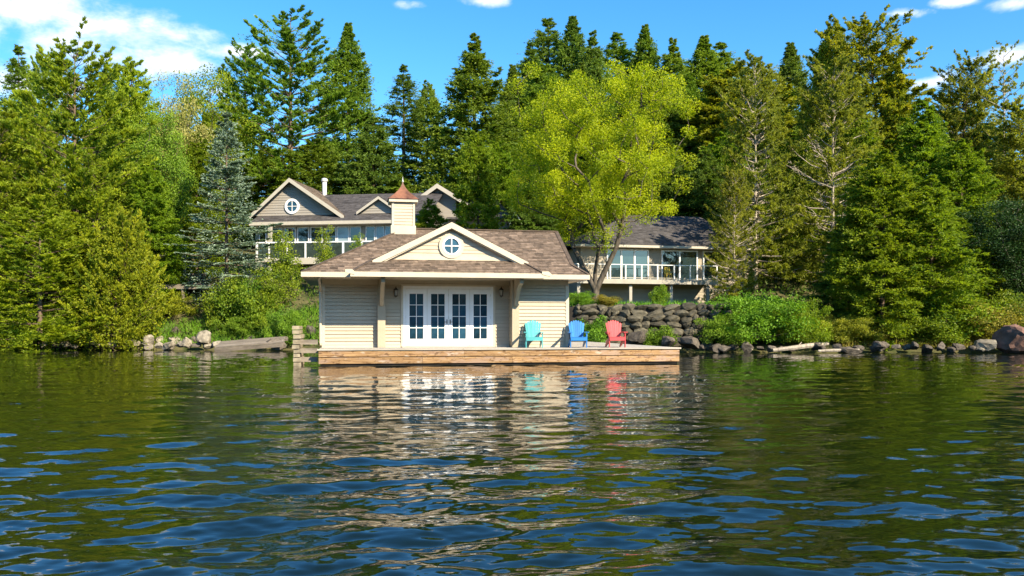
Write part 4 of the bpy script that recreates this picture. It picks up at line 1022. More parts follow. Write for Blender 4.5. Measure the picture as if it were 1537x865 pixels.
def conifer(seed, H, R, leaf, bark, base=0.1, power=0.8, nbr=130, elev=(0, 40), droop=0.25, up=0.1, twigs=16, tl=0.42, tufts=9, need=4, ln=0.20, wd=0.06,
            inner=0.2, whorl=0, lift=0.25, spread=0.7, vert=1.0, shape=None, lvar=(0.7, 1.12), limb=0.035, trunk_r=None, outer=False, bare=0, gap=0.0, flat=0.0, wob=0.0, fill=0, fin=(0.35, 0.88)):
    nbr = int(nbr * 1.15); twigs = int(twigs * 1.1); ln *= 1.3; wd *= 1.7
    r = np.random.default_rng(seed); wood = MB()
    tr_ = trunk_r or H * 0.011
    top = []; ax, ay = r.normal(0, wob), r.normal(0, wob)
    cen = lambda h: (ax * math.sin(h / H * 3.0), ay * math.sin(h / H * 2.3 + 0.5) - ay * math.sin(0.5))
    for k in range(11):
        f_ = k / 10; c_ = cen(f_ * H); top.append((c_[0], c_[1], f_ * H * 0.985 - (0.8 if k == 0 else 0)))
    wood.tube(top, [tr_ * (1.25 if k == 0 else (1 - k / 10) ** 0.85 + 0.03) for k in range(11)], 8)
    hs_ = np.sort(r.random(nbr) ** 0.92) * (1 - base) + base
    hs_ = hs_ * 0.985
    if whorl: hs_ = np.round(hs_ * whorl) / whorl + r.normal(0, 0.004, nbr)
    if shape is None: shape = lambda t_: (1 - t_) ** power * min(1.0, 0.55 + t_ * 3.5)
    PP, DD, TT, SS = [], [], [], []
    az = r.random() * 6
    sect = r.random(5) * 2 * PI
    for i, hf in enumerate(hs_):
        t_ = (hf - base) / (1 - base); t_ = min(max(t_, 0), 1); az += 2.39996 + r.normal(0, 0.35)
        Lb = R * max(shape(t_), 0.035) * r.uniform(*lvar)
        lob = 1 + 0.22 * math.sin(2 * az + sect[0] + 5 * t_) + 0.15 * math.sin(3 * az + sect[1] - 9 * t_)
        Lb *= lob
        if gap and r.random() < gap: Lb *= r.uniform(0.3, 0.6)
        e = math.tan(math.radians(elev[0] + (elev[1] - elev[0]) * t_ + r.normal(0, 5)))
        o = np.array([math.cos(az), math.sin(az), 0.0]); c_ = cen(hf * H)
        h = hf * H
        pos = lambda s: np.array([c_[0], c_[1], h]) + o * (Lb * s)[:, None] + np.array([0, 0, 1.0]) * (Lb * (e * s - droop * s ** 2 + up * s ** 3))[:, None]
        if Lb > 0.5:
            q = pos(np.linspace(0, 0.93, 5)); rr = limb * (0.35 + 0.65 * Lb / R)
            q[1:-1] += r.normal(0, 0.02 * Lb, (3, 3))
            wood.tube([tuple(x) for x in q], [rr, rr * 0.75, rr * 0.55, rr * 0.35, rr * 0.15], 4, False)
        nt_ = max(3, int(twigs * (0.35 + 0.65 * Lb / R)))
        s = inner + (1 - inner) * r.random(nt_) ** 0.75; s[0] = 0.98
        b0 = pos(s); tang = unit(o[None] + np.array([0, 0, 1.0]) * (e - 2 * droop * s + 3 * up * s ** 2)[:, None])
        side = np.cross(np.array([0, 0, 1.0]), o)
        an = np.radians(r.uniform(15, 70, nt_)) * np.where(r.random(nt_) < 0.5, -1, 1); an[0] = 0
        td = tang * np.cos(an)[:, None] + side * np.sin(an)[:, None] + np.array([0, 0, 1.0]) * (r.normal(0, 0.16, nt_) * vert + lift * 0.4)[:, None]
        td = unit(td)
        tip = 0.30 + 0.70 * min(1.0, (1 - t_) * 3.2)
        tlen = (tl * Lb * (1.05 - s) + (0.13 * tl * R * 0.4 + 0.18) * tip) * r.uniform(0.7, 1.2, nt_)
        nq = tufts
        qf = r.random((nt_, nq)) ** (0.6 if outer else 0.9)
        if outer: qf = 0.45 + 0.6 * qf
        pp = b0[:, None] + td[:, None] * (tlen[:, None] * qf)[..., None]
        pp[..., 2] -= (0.10 * (tlen[:, None] * qf) ** 2) * (1 - lift)
        if bare and t_ < bare and r.random() < 0.5: 
            for a_, b_ in zip(b0, b0 + td * tlen[:, None] * 0.7): wood.tube([tuple(a_), tuple((a_ + b_) / 2 + r.normal(0, 0.04, 3)), tuple(b_)], [0.030, 0.020, 0.007], 3, False)
            if r.random() < 0.6: continue
        pp = np.repeat(pp[:, :, None], need, 2)
        dd = np.broadcast_to(td[:, None, None], pp.shape) + r.normal(0, spread, pp.shape) * np.array([1, 1, vert]) + np.array([0, 0, lift])
        tb = r.normal(0, 0.14) ; tw = r.normal(0, 0.13, (nt_, 1, 1))
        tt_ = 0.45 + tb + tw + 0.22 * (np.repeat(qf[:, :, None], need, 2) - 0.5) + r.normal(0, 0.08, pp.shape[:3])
        PP.append(pp.reshape(-1, 3)); DD.append(dd.reshape(-1, 3)); TT.append(tt_.ravel()); SS.append(np.full(tt_.size, 0.55 + 0.45 * tip))
    if fill:   # leafy sprays between the boughs
        t = r.random(fill * 3) ** 1.15 * 0.90; a = r.random(fill * 3) * 2 * PI
        pat = np.sin(4 * a + 17 * t + sect[2]) * np.sin(3 * a - 31 * t + sect[3]) + 0.7 * np.sin(7 * a + 43 * t + sect[4])
        keep = np.flatnonzero(pat + r.normal(0, 0.25, fill * 3) > 0.35)[:fill]; t, a = t[keep], a[keep]; fill = len(t)
        sh = np.array([max(shape(x), 0.03) for x in t]); lobv = 1 + 0.22 * np.sin(2 * a + sect[0] + 5 * t) + 0.15 * np.sin(3 * a + sect[1] - 9 * t)
        f_ = fin[0] + (fin[1] - fin[0]) * r.random(fill) ** 0.6; rad = R * sh * lobv * f_
        ev = np.tan(np.radians(elev[0] + (elev[1] - elev[0]) * t)); o = np.stack([np.cos(a), np.sin(a), 0 * a], -1)
        c = o * rad[:, None]; c[:, 2] = (base + (1 - base) * t) * H * 0.985 + rad * (ev - droop * f_ + up * f_ ** 2)
        sz = np.minimum(1, 0.35 + (1 - t) * 2.5) * r.uniform(0.6, 1.25, fill)
        dv = unit(o + r.normal(0, 0.45, (fill, 3)) + np.array([0, 0, lift * 0.6 - 0.12])); m_ = 13
        u_ = r.random((fill, m_)); pp = c[:, None] + dv[:, None] * (u_ * 0.75 * sz[:, None])[..., None] + r.normal(0, 0.13, (fill, m_, 3)) * sz[:, None, None]
        dd = dv[:, None] + r.normal(0, 0.55, (fill, m_, 3))
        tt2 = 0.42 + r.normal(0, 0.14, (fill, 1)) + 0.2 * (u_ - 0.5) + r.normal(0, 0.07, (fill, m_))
        PP.append(pp.reshape(-1, 3)); DD.append(dd.reshape(-1, 3)); TT.append(tt2.ravel()); SS.append(np.repeat(0.55 + 0.45 * np.minimum(1, sz), m_))
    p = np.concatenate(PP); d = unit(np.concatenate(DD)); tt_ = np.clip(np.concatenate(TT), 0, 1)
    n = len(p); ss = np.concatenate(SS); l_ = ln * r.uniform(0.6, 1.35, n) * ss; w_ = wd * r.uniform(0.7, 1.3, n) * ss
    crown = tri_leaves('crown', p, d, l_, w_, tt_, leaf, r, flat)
    return dict(crown=crown, trunk=wood.mesh('trunk', bark, True), H=H, R=R)

def broadleaf(seed, H, R, leaf, bark, cz=0.62, rz=0.40, nclump=220, per=170, csig=0.55, ln=0.17, wd=0.11, trunk_h=0.18, tr_=0.16, hollow=0.45, stems=1, lump=0.25, limbs=True, fl=0.7):
    r = np.random.default_rng(seed); wood = MB(); ph = r.random(8) * 6
    pts = []
    while len(pts) < nclump:
        v = r.normal(size=3); v /= np.linalg.norm(v); rad = (hollow + (1 - hollow) * r.random() ** 0.6)
        az_, el_ = math.atan2(v[1], v[0]), v[2]
        rad *= 1 + lump * (math.sin(3 * az_ + ph[0] + 2 * el_) * 0.6 + math.sin(5 * az_ + ph[1] - 4 * el_) * 0.4 + 0.4 * math.sin(7 * el_ + ph[2]))
        rad = min(rad, 1.08)
        q = np.array([v[0] * R * rad, v[1] * R * rad, H * cz + v[2] * H * rz * rad])
        if q[2] > trunk_h * H * 0.9 or (stems > 1 and q[2] > 0.05 * H): pts.append(q)
    pts = np.array(pts); th = trunk_h * H
    nodes = [np.array([0, 0, -0.4]), np.array([0.02 * H * 0.3, 0, th * 0.5]), np.array([0, 0, th])]; par = [-1, 0, 1]
    if stems > 1:
        for k in range(stems):
            a = 2 * PI * k / stems + r.random(); nodes.append(np.array([math.cos(a) * R * 0.22, math.sin(a) * R * 0.22, th + 0.10 * H])); par.append(1 if k % 2 else 2)
    order = np.argsort(np.linalg.norm(pts - np.array([0, 0, th]), axis=1)); dist0 = [0.0] * len(nodes)
    for k in order:
        q = pts[k]; A = np.array(nodes[2:]); dv = q - A
        dd = np.linalg.norm(dv, axis=1); cost = dd + 0.30 * np.array(dist0[2:]) + np.where(dv[:, 2] < -0.1, 1.5, 0)
        j = int(np.argmin(cost)) + 2
        if dd[j - 2] > 0.9:
            md = nodes[j] + (q - nodes[j]) * 0.5 + r.normal(0, 0.07 * dd[j - 2], 3) + np.array([0, 0, -0.04 * dd[j - 2]])
            nodes.append(md); par.append(j); dist0.append(dist0[j] + dd[j - 2] * 0.5); j = len(nodes) - 1
        nodes.append(q); par.append(j); dist0.append(dist0[j] + np.linalg.norm(q - nodes[j]))
    cnt = np.ones(len(nodes))
    for k in range(len(nodes) - 1, 0, -1): cnt[par[k]] += cnt[k]
    rad = tr_ * (cnt / cnt[0]) ** 0.46
    if limbs:
        for k in range(1, len(nodes)):
            wood.tube([tuple(nodes[par[k]]), tuple(nodes[k])], [min(rad[par[k]], rad[k] * 1.35), max(rad[k], 0.006)], 6 if rad[k] > 0.05 else 4, False)
    else: wood.tube([(0, 0, -0.3), (0, 0, th)], [tr_, tr_ * 0.7], 6)
    n = nclump * per
    cc = np.repeat(pts, per, 0); ct_ = np.repeat(r.normal(0, 0.18, nclump), per)
    cs = np.repeat(csig * r.uniform(0.7, 1.25, nclump), per)
    g_ = r.normal(size=(n, 3)); g_ /= np.maximum(1, np.linalg.norm(g_, axis=1, keepdims=True) / 1.9)
    p = cc + g_ * cs[:, None] * np.array([1, 1, fl])
    d = unit(g_ * 0.6 + r.normal(0, 0.7, (n, 3)) + np.array([0, 0, 0.05]))
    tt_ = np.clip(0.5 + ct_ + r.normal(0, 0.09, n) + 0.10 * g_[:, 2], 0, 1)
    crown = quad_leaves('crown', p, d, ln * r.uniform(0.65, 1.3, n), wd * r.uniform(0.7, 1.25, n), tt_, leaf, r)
    return dict(crown=crown, trunk=wood.mesh('trunk', bark, True), H=H, R=R)

wide = lambda t_: min(1.0, 0.7 + 1.3 * t_) * (1 - t_) ** 0.5
oval = lambda t_: max(0.0, math.sin(PI * min(1, 0.22 + 0.78 * t_))) ** 0.7
PR = {}
PR['pineA'] = conifer(1, 20, 5.4, L['pine'], M['bark'], 0.06, nbr=135, elev=(0, 50), droop=0.10, up=0.20, twigs=17, tl=0.36, tufts=8, need=5, ln=0.25, wd=0.055, inner=0.32, lift=0.55, spread=0.55, shape=wide, limb=0.06, whorl=26, vert=0.6, fill=800)
PR['pineB'] = conifer(2, 18, 5.0, L['pine'], M['bark'], 0.04, nbr=130, elev=(-4, 48), droop=0.12, up=0.22, twigs=17, tl=0.36, tufts=8, need=5, ln=0.25, wd=0.055, inner=0.3, lift=0.55, spread=0.55, power=0.55, limb=0.06, whorl=24, vert=0.6, fill=800)
PR['pineT'] = conifer(3, 26, 7.0, L['pine_tall'], M['bark'], 0.10, nbr=120, elev=(6, 42), droop=0.05, up=0.20, twigs=20, tl=0.30, tufts=9, need=5, ln=0.27, wd=0.06, inner=0.38, lift=0.5, spread=0.5, shape=lambda t_: (1 - t_) ** 0.62 * min(1, 0.75 + t_), limb=0.09, whorl=22, gap=0.2, vert=0.5, fill=500)
PR['spruceA'] = conifer(4, 22, 6.0, L['spruce'], M['bark'], 0.04, nbr=215, elev=(-18, 30), droop=0.14, up=0.16, twigs=19, tl=0.30, tufts=8, need=4, ln=0.20, wd=0.075, inner=0.12, lift=-0.05, spread=0.6, power=1.05, vert=0.9, lvar=(0.7, 1.2), fill=2600)
PR['spruceB'] = conifer(5, 22, 5.6, L['spruce'], M['bark'], 0.04, nbr=200, elev=(-24, 26), droop=0.10, up=0.20, twigs=19, tl=0.30, tufts=8, need=4, ln=0.20, wd=0.075, inner=0.12, lift=-0.08, spread=0.6, power=1.05, vert=0.9, lvar=(0.65, 1.25), gap=0.1, fill=2300)
PR['thin'] = conifer(6, 22, 2.6, L['spruce'], M['bark'], 0.22, nbr=105, elev=(-14, 30), droop=0.15, up=0.2, twigs=11, tl=0.34, tufts=7, need=4, ln=0.20, wd=0.06, inner=0.15, lift=0.0, spread=0.6, power=0.8, vert=0.9, gap=0.15, fill=700)
PR['blue'] = conifer(7, 12.5, 3.5, L['blue'], M['bark'], 0.04, nbr=150, elev=(-10, 30), droop=0.02, up=0.05, twigs=24, tl=0.32, tufts=10, need=4, ln=0.12, wd=0.042, inner=0.18, lift=0.05, spread=0.38, power=1.0, whorl=19, vert=0.13, lvar=(0.75, 1.2), limb=0.05, fill=500, fin=(0.2, 0.65))
PR['hemA'] = conifer(8, 18, 4.4, L['hemlock'], M['bark'], 0.02, nbr=190, elev=(-12, 40), droop=0.25, up=0.10, twigs=16, tl=0.38, tufts=9, need=4, ln=0.22, wd=0.075, inner=0.2, lift=0.02, spread=0.6, shape=lambda t_: (1 - t_) ** 0.7 * min(1, 0.7 + t_), vert=0.8, lvar=(0.6, 1.25), fill=2400)
PR['hemB'] = conifer(9, 18, 4.2, L['hemlock'], M['bark'], 0.02, nbr=180, elev=(-6, 50), droop=0.32, up=0.16, twigs=16, tl=0.42, tufts=9, need=4, ln=0.22, wd=0.075, inner=0.22, lift=0.1, spread=0.65, shape=lambda t_: (1 - t_) ** 0.55 * min(1, 0.75 + t_), vert=0.9, lvar=(0.55, 1.25), wob=0.25, fill=2300)
PR['cedar'] = conifer(10, 7.5, 2.5, L['cedar'], M['bark'], 0.0, nbr=210, elev=(10, 62), droop=0.05, up=0.25, twigs=13, tl=0.38, tufts=9, need=4, ln=0.13, wd=0.05, inner=0.3, lift=0.5, spread=0.5, shape=lambda t_: (1 - t_) ** 0.72 * min(1, 0.8 + t_), vert=0.9, lvar=(0.75, 1.3), fill=1200)
PR['redA'] = conifer(11, 18, 4.4, L['olive'], M['bark_pale'], 0.06, nbr=150, elev=(-12, 42), droop=-0.10, up=0.14, twigs=15, tl=0.44, tufts=7, need=7, ln=0.21, wd=0.045, inner=0.38, lift=0.4, spread=0.8, shape=lambda t_: (1 - t_) ** 0.5 * min(1, 0.7 + 0.8 * t_), limb=0.085, outer=True, bare=0.62, vert=1.0, lvar=(0.6, 1.15), trunk_r=0.17, fill=700)
PR['redB'] = conifer(12, 17, 4.0, L['olive'], M['bark_pale'], 0.08, nbr=150, elev=(-8, 48), droop=-0.08, up=0.12, twigs=15, tl=0.44, tufts=7, need=7, ln=0.21, wd=0.045, inner=0.36, lift=0.4, spread=0.8, shape=lambda t_: (1 - t_) ** 0.45 * min(1, 0.75 + t_), limb=0.08, outer=True, bare=0.58, vert=1.0, lvar=(0.6, 1.15), trunk_r=0.17, fill=800)
PR['gold'] = conifer(13, 21, 4.6, L['gold'], M['bark'], 0.08, nbr=170, elev=(0, 55), droop=0.25, up=0.12, twigs=16, tl=0.44, tufts=9, need=4, ln=0.21, wd=0.075, inner=0.3, lift=0.25, spread=0.7, shape=lambda t_: (1 - t_) ** 0.45 * min(1, 0.8 + t_), vert=0.9, lvar=(0.55, 1.3), wob=0.4, gap=0.12, fill=1700)
PR['snag'] = conifer(14, 20, 3.0, L['gold'], M['bark_pale'], 0.15, nbr=60, elev=(18, 40), droop=0.15, up=0.2, twigs=10, tl=0.34, tufts=5, need=4, ln=0.2, wd=0.06, inner=0.3, lift=0.4, spread=0.8, shape=lambda t_: (1 - t_) ** 0.3 * 0.9, limb=0.05, outer=True, gap=0.2, trunk_r=0.15)
PR['maple'] = broadleaf(21, 16.5, 6.2, L['maple'], M['bark_maple'], 0.64, 0.37, 340, 280, 0.33, 0.115, 0.092, 0.14, 0.24, 0.30, 4, 0.24, fl=0.9)
PR['broadA'] = broadleaf(22, 16, 4.2, L['broad'], M['bark_maple'], 0.58, 0.44, 190, 170, 0.55, 0.19, 0.13, 0.15, 0.2, 0.45, 1, 0.25)
PR['broadB'] = broadleaf(23, 15, 4.0, L['broad'], M['bark_maple'], 0.58, 0.44, 170, 170, 0.55, 0.19, 0.13, 0.15, 0.2, 0.45, 3, 0.3)
PR['bushA'] = broadleaf(24, 3.4, 2.6, L['bush'], M['bark_maple'], 0.44, 0.54, 140, 150, 0.26, 0.13, 0.09, 0.06, 0.05, 0.35, 5, 0.5)
PR['bushB'] = broadleaf(25, 2.4, 1.4, L['yellow'], M['bark_maple'], 0.52, 0.50, 70, 120, 0.24, 0.13, 0.08, 0.06, 0.04, 0.3, 5, 0.35)
PR['sapling'] = broadleaf(26, 5.0, 1.0, L['yellow'], M['bark_maple'], 0.55, 0.46, 60, 70, 0.22, 0.13, 0.08, 0.12, 0.05, 0.1, 1, 0.3)

def setmat(o, mat):
    s_ = o.material_slots[0]; s_.link = 'OBJECT'; s_.material = mat
TN = {'pine': 'pine_tree', 'spruce': 'spruce_tree', 'thin': 'spruce_tree', 'blue': 'blue_spruce', 'hem': 'hemlock_tree', 'cedar': 'cedar_tree', 'red': 'pine_tree', 'gold': 'cedar_tree', 'snag': 'thin_tree',
      'maple': 'maple_tree', 'broad': 'leafy_tree', 'bush': 'shrub', 'sapling': 'sapling'}
CN = {'bush': 'shrub', 'sapling': 'sapling'}
rt = random.Random(11)
def tree(kind, px, ytop, Y, wpx, label, mat=None, group=None, dz=0.0, rot=None, bark=None):
    pr = PR[kind]; X = (px - CX) / F * Y; zg_ = gzs(X, Y) - 0.05 + dz; ztop = CAMH + (HZ - ytop) / F * Y
    stem = next(k for k in TN if kind.startswith(k))
    sz = (ztop - zg_) / pr['H']; sx_ = (wpx / 2 * Y / F) / pr['R']
    o = empty(TN[stem], (X, Y, zg_), rt.random() * 6.28 if rot is None else rot); o.scale = (sx_, sx_, sz)
    tag(o, label, CN.get(stem, 'tree'), group)
    t_ = link('trunk', pr['trunk'], o); c_ = link('crown', pr['crown'], o)
    if mat: setmat(c_, L[mat])
    if bark: setmat(t_, M[bark])
    return o

# --- left of the photograph
tree('pineA', 112, 74, 59, 250, 'tall yellow-green pine with the highest top at far left')
tree('pineB', 0, 175, 57, 210, 'broad yellow-green pine filling the left edge of the photo', 'pine')
tree('pineB', -120, 60, 62, 230, 'yellow-green pine standing just off the left edge', 'pine')
tree('thin', 28, 66, 74, 110, 'thin dark spire rising beside the left edge of the photo', 'fir')
tree('pineB', 66, 88, 68, 120, 'pine crown just left of the tallest far-left pine', 'pine')
tree('spruceA', 160, 92, 74, 110, 'slim spire just right of the tallest far-left pine', 'fir')
tree('hemB', 198, 96, 66, 120, 'yellow-green rounded treetop between left pine and pale seeded tree', 'pine')
tree('broadB', 262, 128, 70, 88, 'pale straw-coloured seeded tree left of the blue spruce', 'pale')
tree('broadA', 240, 168, 64, 95, 'deep green leafy tree below the pale seeded tree', 'broad')
tree('broadA', 305, 108, 80, 120, 'leafy tree with rounded top directly behind the blue spruce', 'pine')
tree('hemA', 295, 200, 69, 120, 'green hemlock between deep green leafy tree and blue spruce')
tree('hemB', 225, 250, 60, 110, 'green hemlock low behind the yellow cedar', 'hemlock')
tree('pineB', 60, 318, 54.4, 230, 'low pine with boughs hanging over the left shore', 'pine', dz=-0.2)
tree('pineA', 140, 240, 58, 150, 'mid-height pine between the yellow cedar and low shore pine', 'pine')
tree('cedar', 184, 332, 54.6, 118, 'dense yellow-green cedar by the water left of the bank')
tree('blue', 340, 160, 59.5, 172, 'silvery blue spruce with flat layered boughs left of house')
for k, (px, yt, Y, w_) in enumerate(((-30, 110, 70, 150), (40, 150, 72, 130), (100, 160, 74, 130), (150, 170, 72, 120), (205, 175, 76, 120), (255, 190, 80, 110), (310, 170, 86, 110), (350, 200, 88, 110), (-10, 300, 60, 140), (120, 330, 58.5, 130))):
    tree(('hemA', 'hemB', 'pineB')[k % 3], px, yt, Y, w_, ['conifer behind the broad pine at the left edge', 'conifer hidden low behind the thin far-left spire', 'conifer filling in left of the tallest far-left pine trunk', 'conifer filling in below the slim far-left spire', 'conifer below the rounded treetop left of the pale tree', 'conifer behind the pale seeded tree', 'conifer peering out left above the blue spruce', 'conifer between blue spruce top and giant pine', 'low conifer at the left edge above the shore pine', 'low conifer behind the mid-height pine by the cedar'][k], ('pine', 'hemlock', 'fir')[k % 3], 'conifers packed at the left')
# --- behind the house
tree('pineT', 436, 18, 86, 265, 'giant pine with wide open boughs behind the main house', rot=0.4)
tree('pineT', 368, 66, 90, 170, 'shorter pine tucked behind the left boughs of the giant pine', 'pine_tall', rot=2.1)
tree('spruceA', 522, 32, 90, 190, 'tall full fir immediately right of the giant pine', 'fir')
tree('thin', 606, 96, 92, 100, 'thin dark spruce standing in the sky gap above the cupola', 'spruce')
tree('hemA', 560, 175, 82, 120, 'dark hemlock low between the fir and thin spruce', 'spruce')
tree('hemB', 642, 128, 94, 90, 'short pine-like top right of the thin spruce', 'fir')
tree('spruceB', 712, 50, 83, 250, 'big spruce with drooping boughs above the boathouse gable', 'fir')
tree('hemB', 716, 200, 61, 105, 'bright green hemlock standing between main house and boathouse gable', 'hemlock')
tree('hemA', 645, 298, 64, 80, 'hemlock half hiding the east gable of the main house', 'hemlock')
tree('hemB', 745, 215, 74, 110, 'hemlock between the big spruce and the maple', 'hemlock')
tree('hemA', 800, 255, 70, 100, 'hemlock dark behind the right end of boathouse roof', 'spruce')
for k, (px, yt, w_) in enumerate(((600, 262, 110), (470, 215, 150), (540, 235, 110), (400, 220, 110), (690, 255, 90))):
    tree(('hemA', 'hemB')[k % 2], px, yt, 82 + k, w_, ['conifer low behind the cupola', 'conifer low behind the chimney pipe of the main house', 'conifer low behind the small dormer of the main house', 'conifer low behind the round-windowed gable', 'conifer low behind the east gable of the main house'][k], 'fir', 'conifers low behind the main house')
# --- ridge line
ridge = [('spruceA', 770, 92, 92, 84, 'spruce top left of the row of spires behind the maple', 'spruce'), ('spruceB', 797, 58, 97, 92, 'broad spruce first in the row of spires behind the maple', 'spruce'),
         ('thin', 823, 22, 104, 72, 'slender spruce spire left of the two tallest ridge tops', 'spruce'), ('spruceA', 859, 18, 101, 98, 'tallest full spruce on the ridge behind the maple', 'spruce'),
         ('spruceB', 890, 40, 98, 80, 'spruce close on the right of the tallest ridge spruce', 'spruce'), ('thin', 926, 44, 104, 74, 'slender spire directly above the top of the maple', 'fir'),
         ('spruceA', 968, 32, 100, 92, 'pointed spruce on the ridge right of the maple top', 'fir'), ('spruceB', 1010, 52, 97, 90, 'spruce on the ridge above the right side of maple', 'fir'),
         ('spruceA', 1056, 48, 99, 110, 'wide green spruce on the ridge left of the olive pine', 'fir'), ('thin', 1082, 58, 104, 70, 'thin spire poking out right of the wide green spruce', 'fir'),
         ('hemB', 1116, 94, 88, 110, 'golden-tipped conifer top behind the pale-limbed olive pine', 'gold'), ('spruceA', 1187, 58, 95, 96, 'dark blue-green spruce alone in the dip of the skyline', 'spruce')]
for k_, px, yt, Y, w_, lb, mt in ridge: tree(k_, px, yt + 4, Y, w_ * 2.0, lb, mt)
for k, (px, yt) in enumerate(((760, 130), (815, 95), (872, 92), (930, 100), (985, 105), (1035, 110), (1075, 120), (1110, 150), (1165, 140), (1215, 150))):
    tree(('spruceB', 'hemA', 'spruceA')[k % 3], px, yt, 88 + (k % 3) * 2, 165, ['spruce behind the left flank of the maple nearest the big spruce', 'spruce below the slender spire left of the maple top', 'spruce below the tallest ridge spruce behind the maple', 'spruce just behind the very top of the maple', 'spruce below the pointed ridge spruce right of maple', 'spruce behind the right shoulder of the maple', 'spruce below the wide green ridge spruce', 'spruce below the golden-tipped top by the olive pine', 'spruce below the dark spruce in the skyline dip', 'spruce between the second olive pine and skyline dip'][k], ('spruce', 'fir')[k % 2], 'spruces packed behind the maple')
for k, (px, yt) in enumerate(((845, 260), (900, 235), (955, 245), (1010, 240), (1060, 225))):
    tree(('hemA', 'hemB')[k % 2], px, yt, 72 + (k % 2) * 2, 110, ['shaded conifer behind the maple trunk left of cottage', 'shaded conifer behind the left end of the cottage roof', 'shaded conifer behind the middle of the cottage roof', 'shaded conifer behind the right of the cottage ridge', 'shaded conifer between cottage roof and olive pine'][k], 'spruce', 'conifers behind the cottage')
# --- maple and right side
tree('maple', 893, 94, 54.5, 284, 'bright yellow-green maple spreading behind the boathouse', rot=1.0)
tree('redA', 1134, 92, 62, 160, 'olive pine with bare pale limbs right of the cottage', rot=0.5)
tree('redB', 1250, 104, 62, 152, 'second olive pine with pale limbs nearer the right side', rot=2.0)
tree('hemB', 1190, 210, 66, 110, 'green conifer filling the gap between two olive pines', 'hemlock')
tree('gold', 1296, 38, 76, 180, 'tall golden-green cedar with ragged top on the right', rot=0.2)
tree('hemB', 1250, 34, 80, 120, 'leafy golden shoulder tree left of the tall golden cedar', 'gold')
tree('hemA', 1345, 90, 74, 110, 'green conifer below the right shoulder of golden cedar', 'gold')
tree('hemA', 1385, 150, 64, 150, 'fresh green hemlock right of the tall golden cedar')
tree('hemB', 1322, 232, 52.2, 170, 'dense green hemlock at the shore right of bright bush')
tree('hemA', 1398, 262, 52.2, 160, 'dense green hemlock at the shore left of yellow bank')
tree('redB', 1102, 262, 57.5, 84, 'low olive pine covering the right end of the cottage', 'olive')
tree('hemB', 1275, 330, 55, 120, 'dark hemlock crouching behind the bright green bush', 'spruce')
tree('gold', 1456, 96, 72, 125, 'olive conifer with rounded top near the right edge', 'olive')
tree('snag', 1507, 66, 67, 90, 'thin sparse tree with pale trunk against the right cloud', 'olive')
tree('hemB', 1440, 215, 61, 130, 'mid-green conifer under the olive conifer on right', 'hemlock')
tree('gold', 1535, 165, 63, 150, 'olive-yellow conifer cut by the right edge of photo', 'olive')
tree('pineB', 1620, 90, 66, 200, 'conifer standing just off the right edge', 'olive')
tree('hemA', 1680, 200, 58, 200, 'hemlock on the shore off the right edge', 'hemlock')
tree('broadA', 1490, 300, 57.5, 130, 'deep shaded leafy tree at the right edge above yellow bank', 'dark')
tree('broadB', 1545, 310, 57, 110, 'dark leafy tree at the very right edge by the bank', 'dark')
for k, (px, yt, Y, w_) in enumerate(((1090, 200, 74, 120), (1150, 240, 72, 120), (1215, 220, 74, 120), (1285, 170, 72, 120), (1340, 160, 78, 120), (1420, 150, 78, 120), (1480, 190, 74, 120), (1530, 240, 70, 130), (1365, 330, 60, 120), (1440, 330, 58, 120), (1590, 260, 60, 140))):
    tree(('hemB', 'hemA', 'gold')[k % 3], px, yt, Y, w_, ['conifer left of the pale-limbed olive pine behind the cottage', 'conifer behind the trunk of the pale-limbed olive pine', 'conifer between the crowns of the two olive pines', 'conifer behind the second olive pine below golden cedar', 'conifer behind the fresh green hemlock top', 'conifer between fresh green hemlock and rounded olive conifer', 'conifer under the thin pale-trunked tree at right', 'conifer near the right edge under the cloud', 'conifer between the two shore hemlocks at right', 'conifer behind the right shore hemlock next to the shaded leafy tree', 'conifer past the right edge beside the boulder'][k], ('hemlock', 'fir', 'olive')[k % 3], 'conifers packed at the right')
# --- shrubs and saplings
tree('bushA', 1135, 440, 50.6, 135, 'bright green rounded bush on the shore right of boulder wall')
tree('bushA', 1085, 470, 50.3, 90, 'smaller green bush between boulder wall and bright bush', 'broad')
tree('bushA', 1200, 452, 50.4, 95, 'green bush at the right foot of the bright bush', 'hemlock')
tree('bushA', 1265, 475, 51.0, 100, 'rusty green undershrub below the dark hemlock', 'olive')
tree('bushB', 1440, 440, 51.5, 110, 'yellow-green shrub left on the right bank', 'yellow')
tree('bushB', 1485, 455, 51.0, 90, 'yellow shrub behind the red-brown boulder', 'grass_dry')
tree('bushB', 1530, 440, 52.0, 80, 'yellow-green shrub at the right edge of the bank', 'yellow')
tree('bushB', 1395, 470, 50.6, 90, 'leafy shrub at the foot of the right shore hemlocks', 'yellow')
tree('bushB', 335, 424, 57.5, 60, 'yellow-green shrub below the blue spruce', 'yellow')
tree('bushB', 375, 418, 57.0, 70, 'leafy yellow-green shrub right of the blue spruce foot', 'yellow')
tree('bushA', 352, 474, 56.6, 56, 'low green shrub on the bank behind the raft', 'broad')
tree('bushA', 432, 462, 55.0, 60, 'low dark green shrub left of the boathouse', 'broad')
tree('sapling', 427, 344, 58.5, 48, 'bushy yellow-green sapling before the house balcony')
tree('sapling', 404, 400, 57.5, 50, 'short sapling at the foot of the bushy sapling', 'yellow')
tree('sapling', 487, 338, 60, 30, 'thin sapling in front of the house balcony windows')
tree('sapling', 536, 350, 60, 26, 'sapling tip just above the boathouse roof')
tree('bushA', 250, 440, 58.5, 80, 'olive shrub beside the timber landing', 'gold')
tree('bushA', 872, 438, 52.4, 46, 'green shrub on the wall top beside the boathouse corner', 'bush')
tree('bushB', 908, 444, 52.0, 40, 'orange-tinged low plant at the foot of the maple', 'grass_dry')
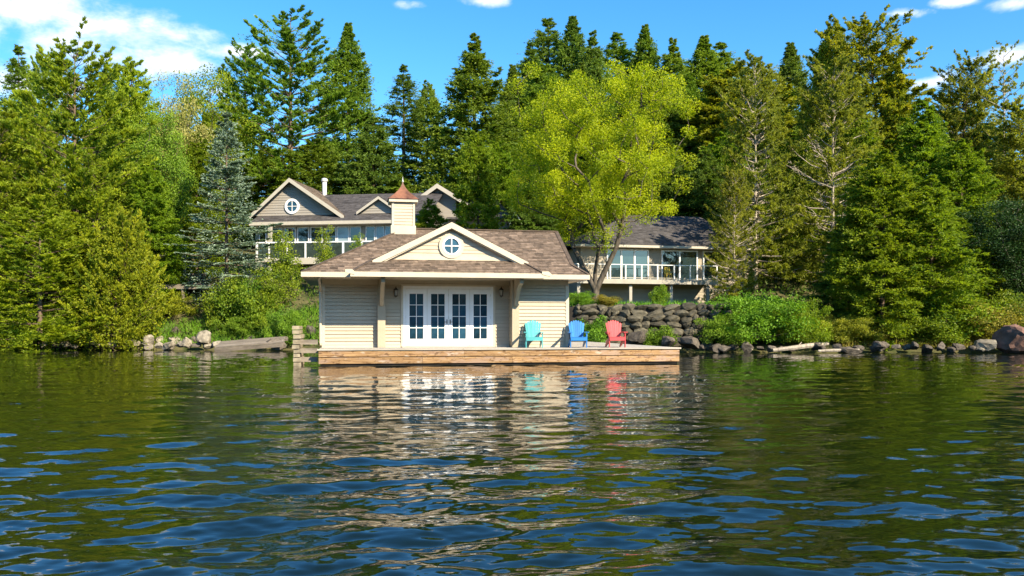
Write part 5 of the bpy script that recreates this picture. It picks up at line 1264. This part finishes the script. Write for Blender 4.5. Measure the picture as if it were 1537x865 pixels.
tree('bushB', 988, 430, 52.5, 26, 'small plant on the wall top beside balcony post', 'bush')
tree('bushB', 893, 478, 50.1, 50, 'grassy green tuft growing on the boulder wall by blue chair', 'grass')
tree('bushB', 985, 492, 49.7, 50, 'green tuft growing among the lower wall boulders', 'broad')
tree('bushA', 60, 470, 55.2, 150, 'shaded green shrub at the far left waterline', 'hemlock')

# --- ground cover
def scatter(name, label, n, xr, yr, mat, ln, wd, upv, cond=None, zj=0.25, seed=1, clump=0.0):
    r = np.random.default_rng(seed); x = r.uniform(*xr, n); y = r.uniform(*yr, n)
    if clump:
        k = np.sin(x * 1.7 + 2 * np.sin(y * 0.9)) * np.sin(y * 1.3 + 2 * np.sin(x * 0.6)); keep = r.random(n) < (0.5 + 0.5 * k) ** clump; x, y = x[keep], y[keep]
    d_ = y - np.interp(x, SHX, SHY); keep = d_ > 0.35
    if cond is not None: keep &= cond(x, y)
    x, y = x[keep], y[keep]; n = len(x)
    p = np.stack([x, y, gz(x, y) + r.random(n) * zj], -1)
    d = unit(r.normal(0, 0.6, (n, 3)) + np.array([0, 0, upv])); d[:, 2] = np.abs(d[:, 2])
    tt_ = np.clip(0.5 + 0.25 * np.sin(x * 2.3) * np.sin(y * 1.9) + r.normal(0, 0.2, n), 0, 1)
    o = link(name, tri_leaves(name, p, unit(d), ln * r.uniform(0.5, 1.4, n), wd * r.uniform(0.6, 1.3, n), tt_, mat, r)); tag(o, label, name.split('_')[-1], kind='stuff'); return o
nt = lambda x, y: ~((x > 2.6) & (x < 13.6) & (y < 63)) 
scatter('bank_grass', 'fresh green grass on the left bank above the shore rocks', 26000, (-26, -8), (53, 58), L['grass'], 0.42, 0.045, 1.1, None, 0.1, 2, 0.5)
scatter('dry_grass', 'yellow dry grass covering the right bank', 22000, (19, 36), (49.4, 56), L['grass_dry'], 0.45, 0.05, 1.1, None, 0.1, 3, 0.6)
scatter('forest_undergrowth', 'low leafy undergrowth covering the wooded slope', 60000, (-46, 46), (50.5, 74), L['under'], 0.34, 0.16, 0.5, nt, 0.75, 4, 0.7)
scatter('terrace_weeds', 'weeds along the terrace on top of the boulder wall', 3500, (3.2, 13.4), (51.6, 55), L['grass'], 0.30, 0.05, 1.0, None, 0.08, 5, 1.0)
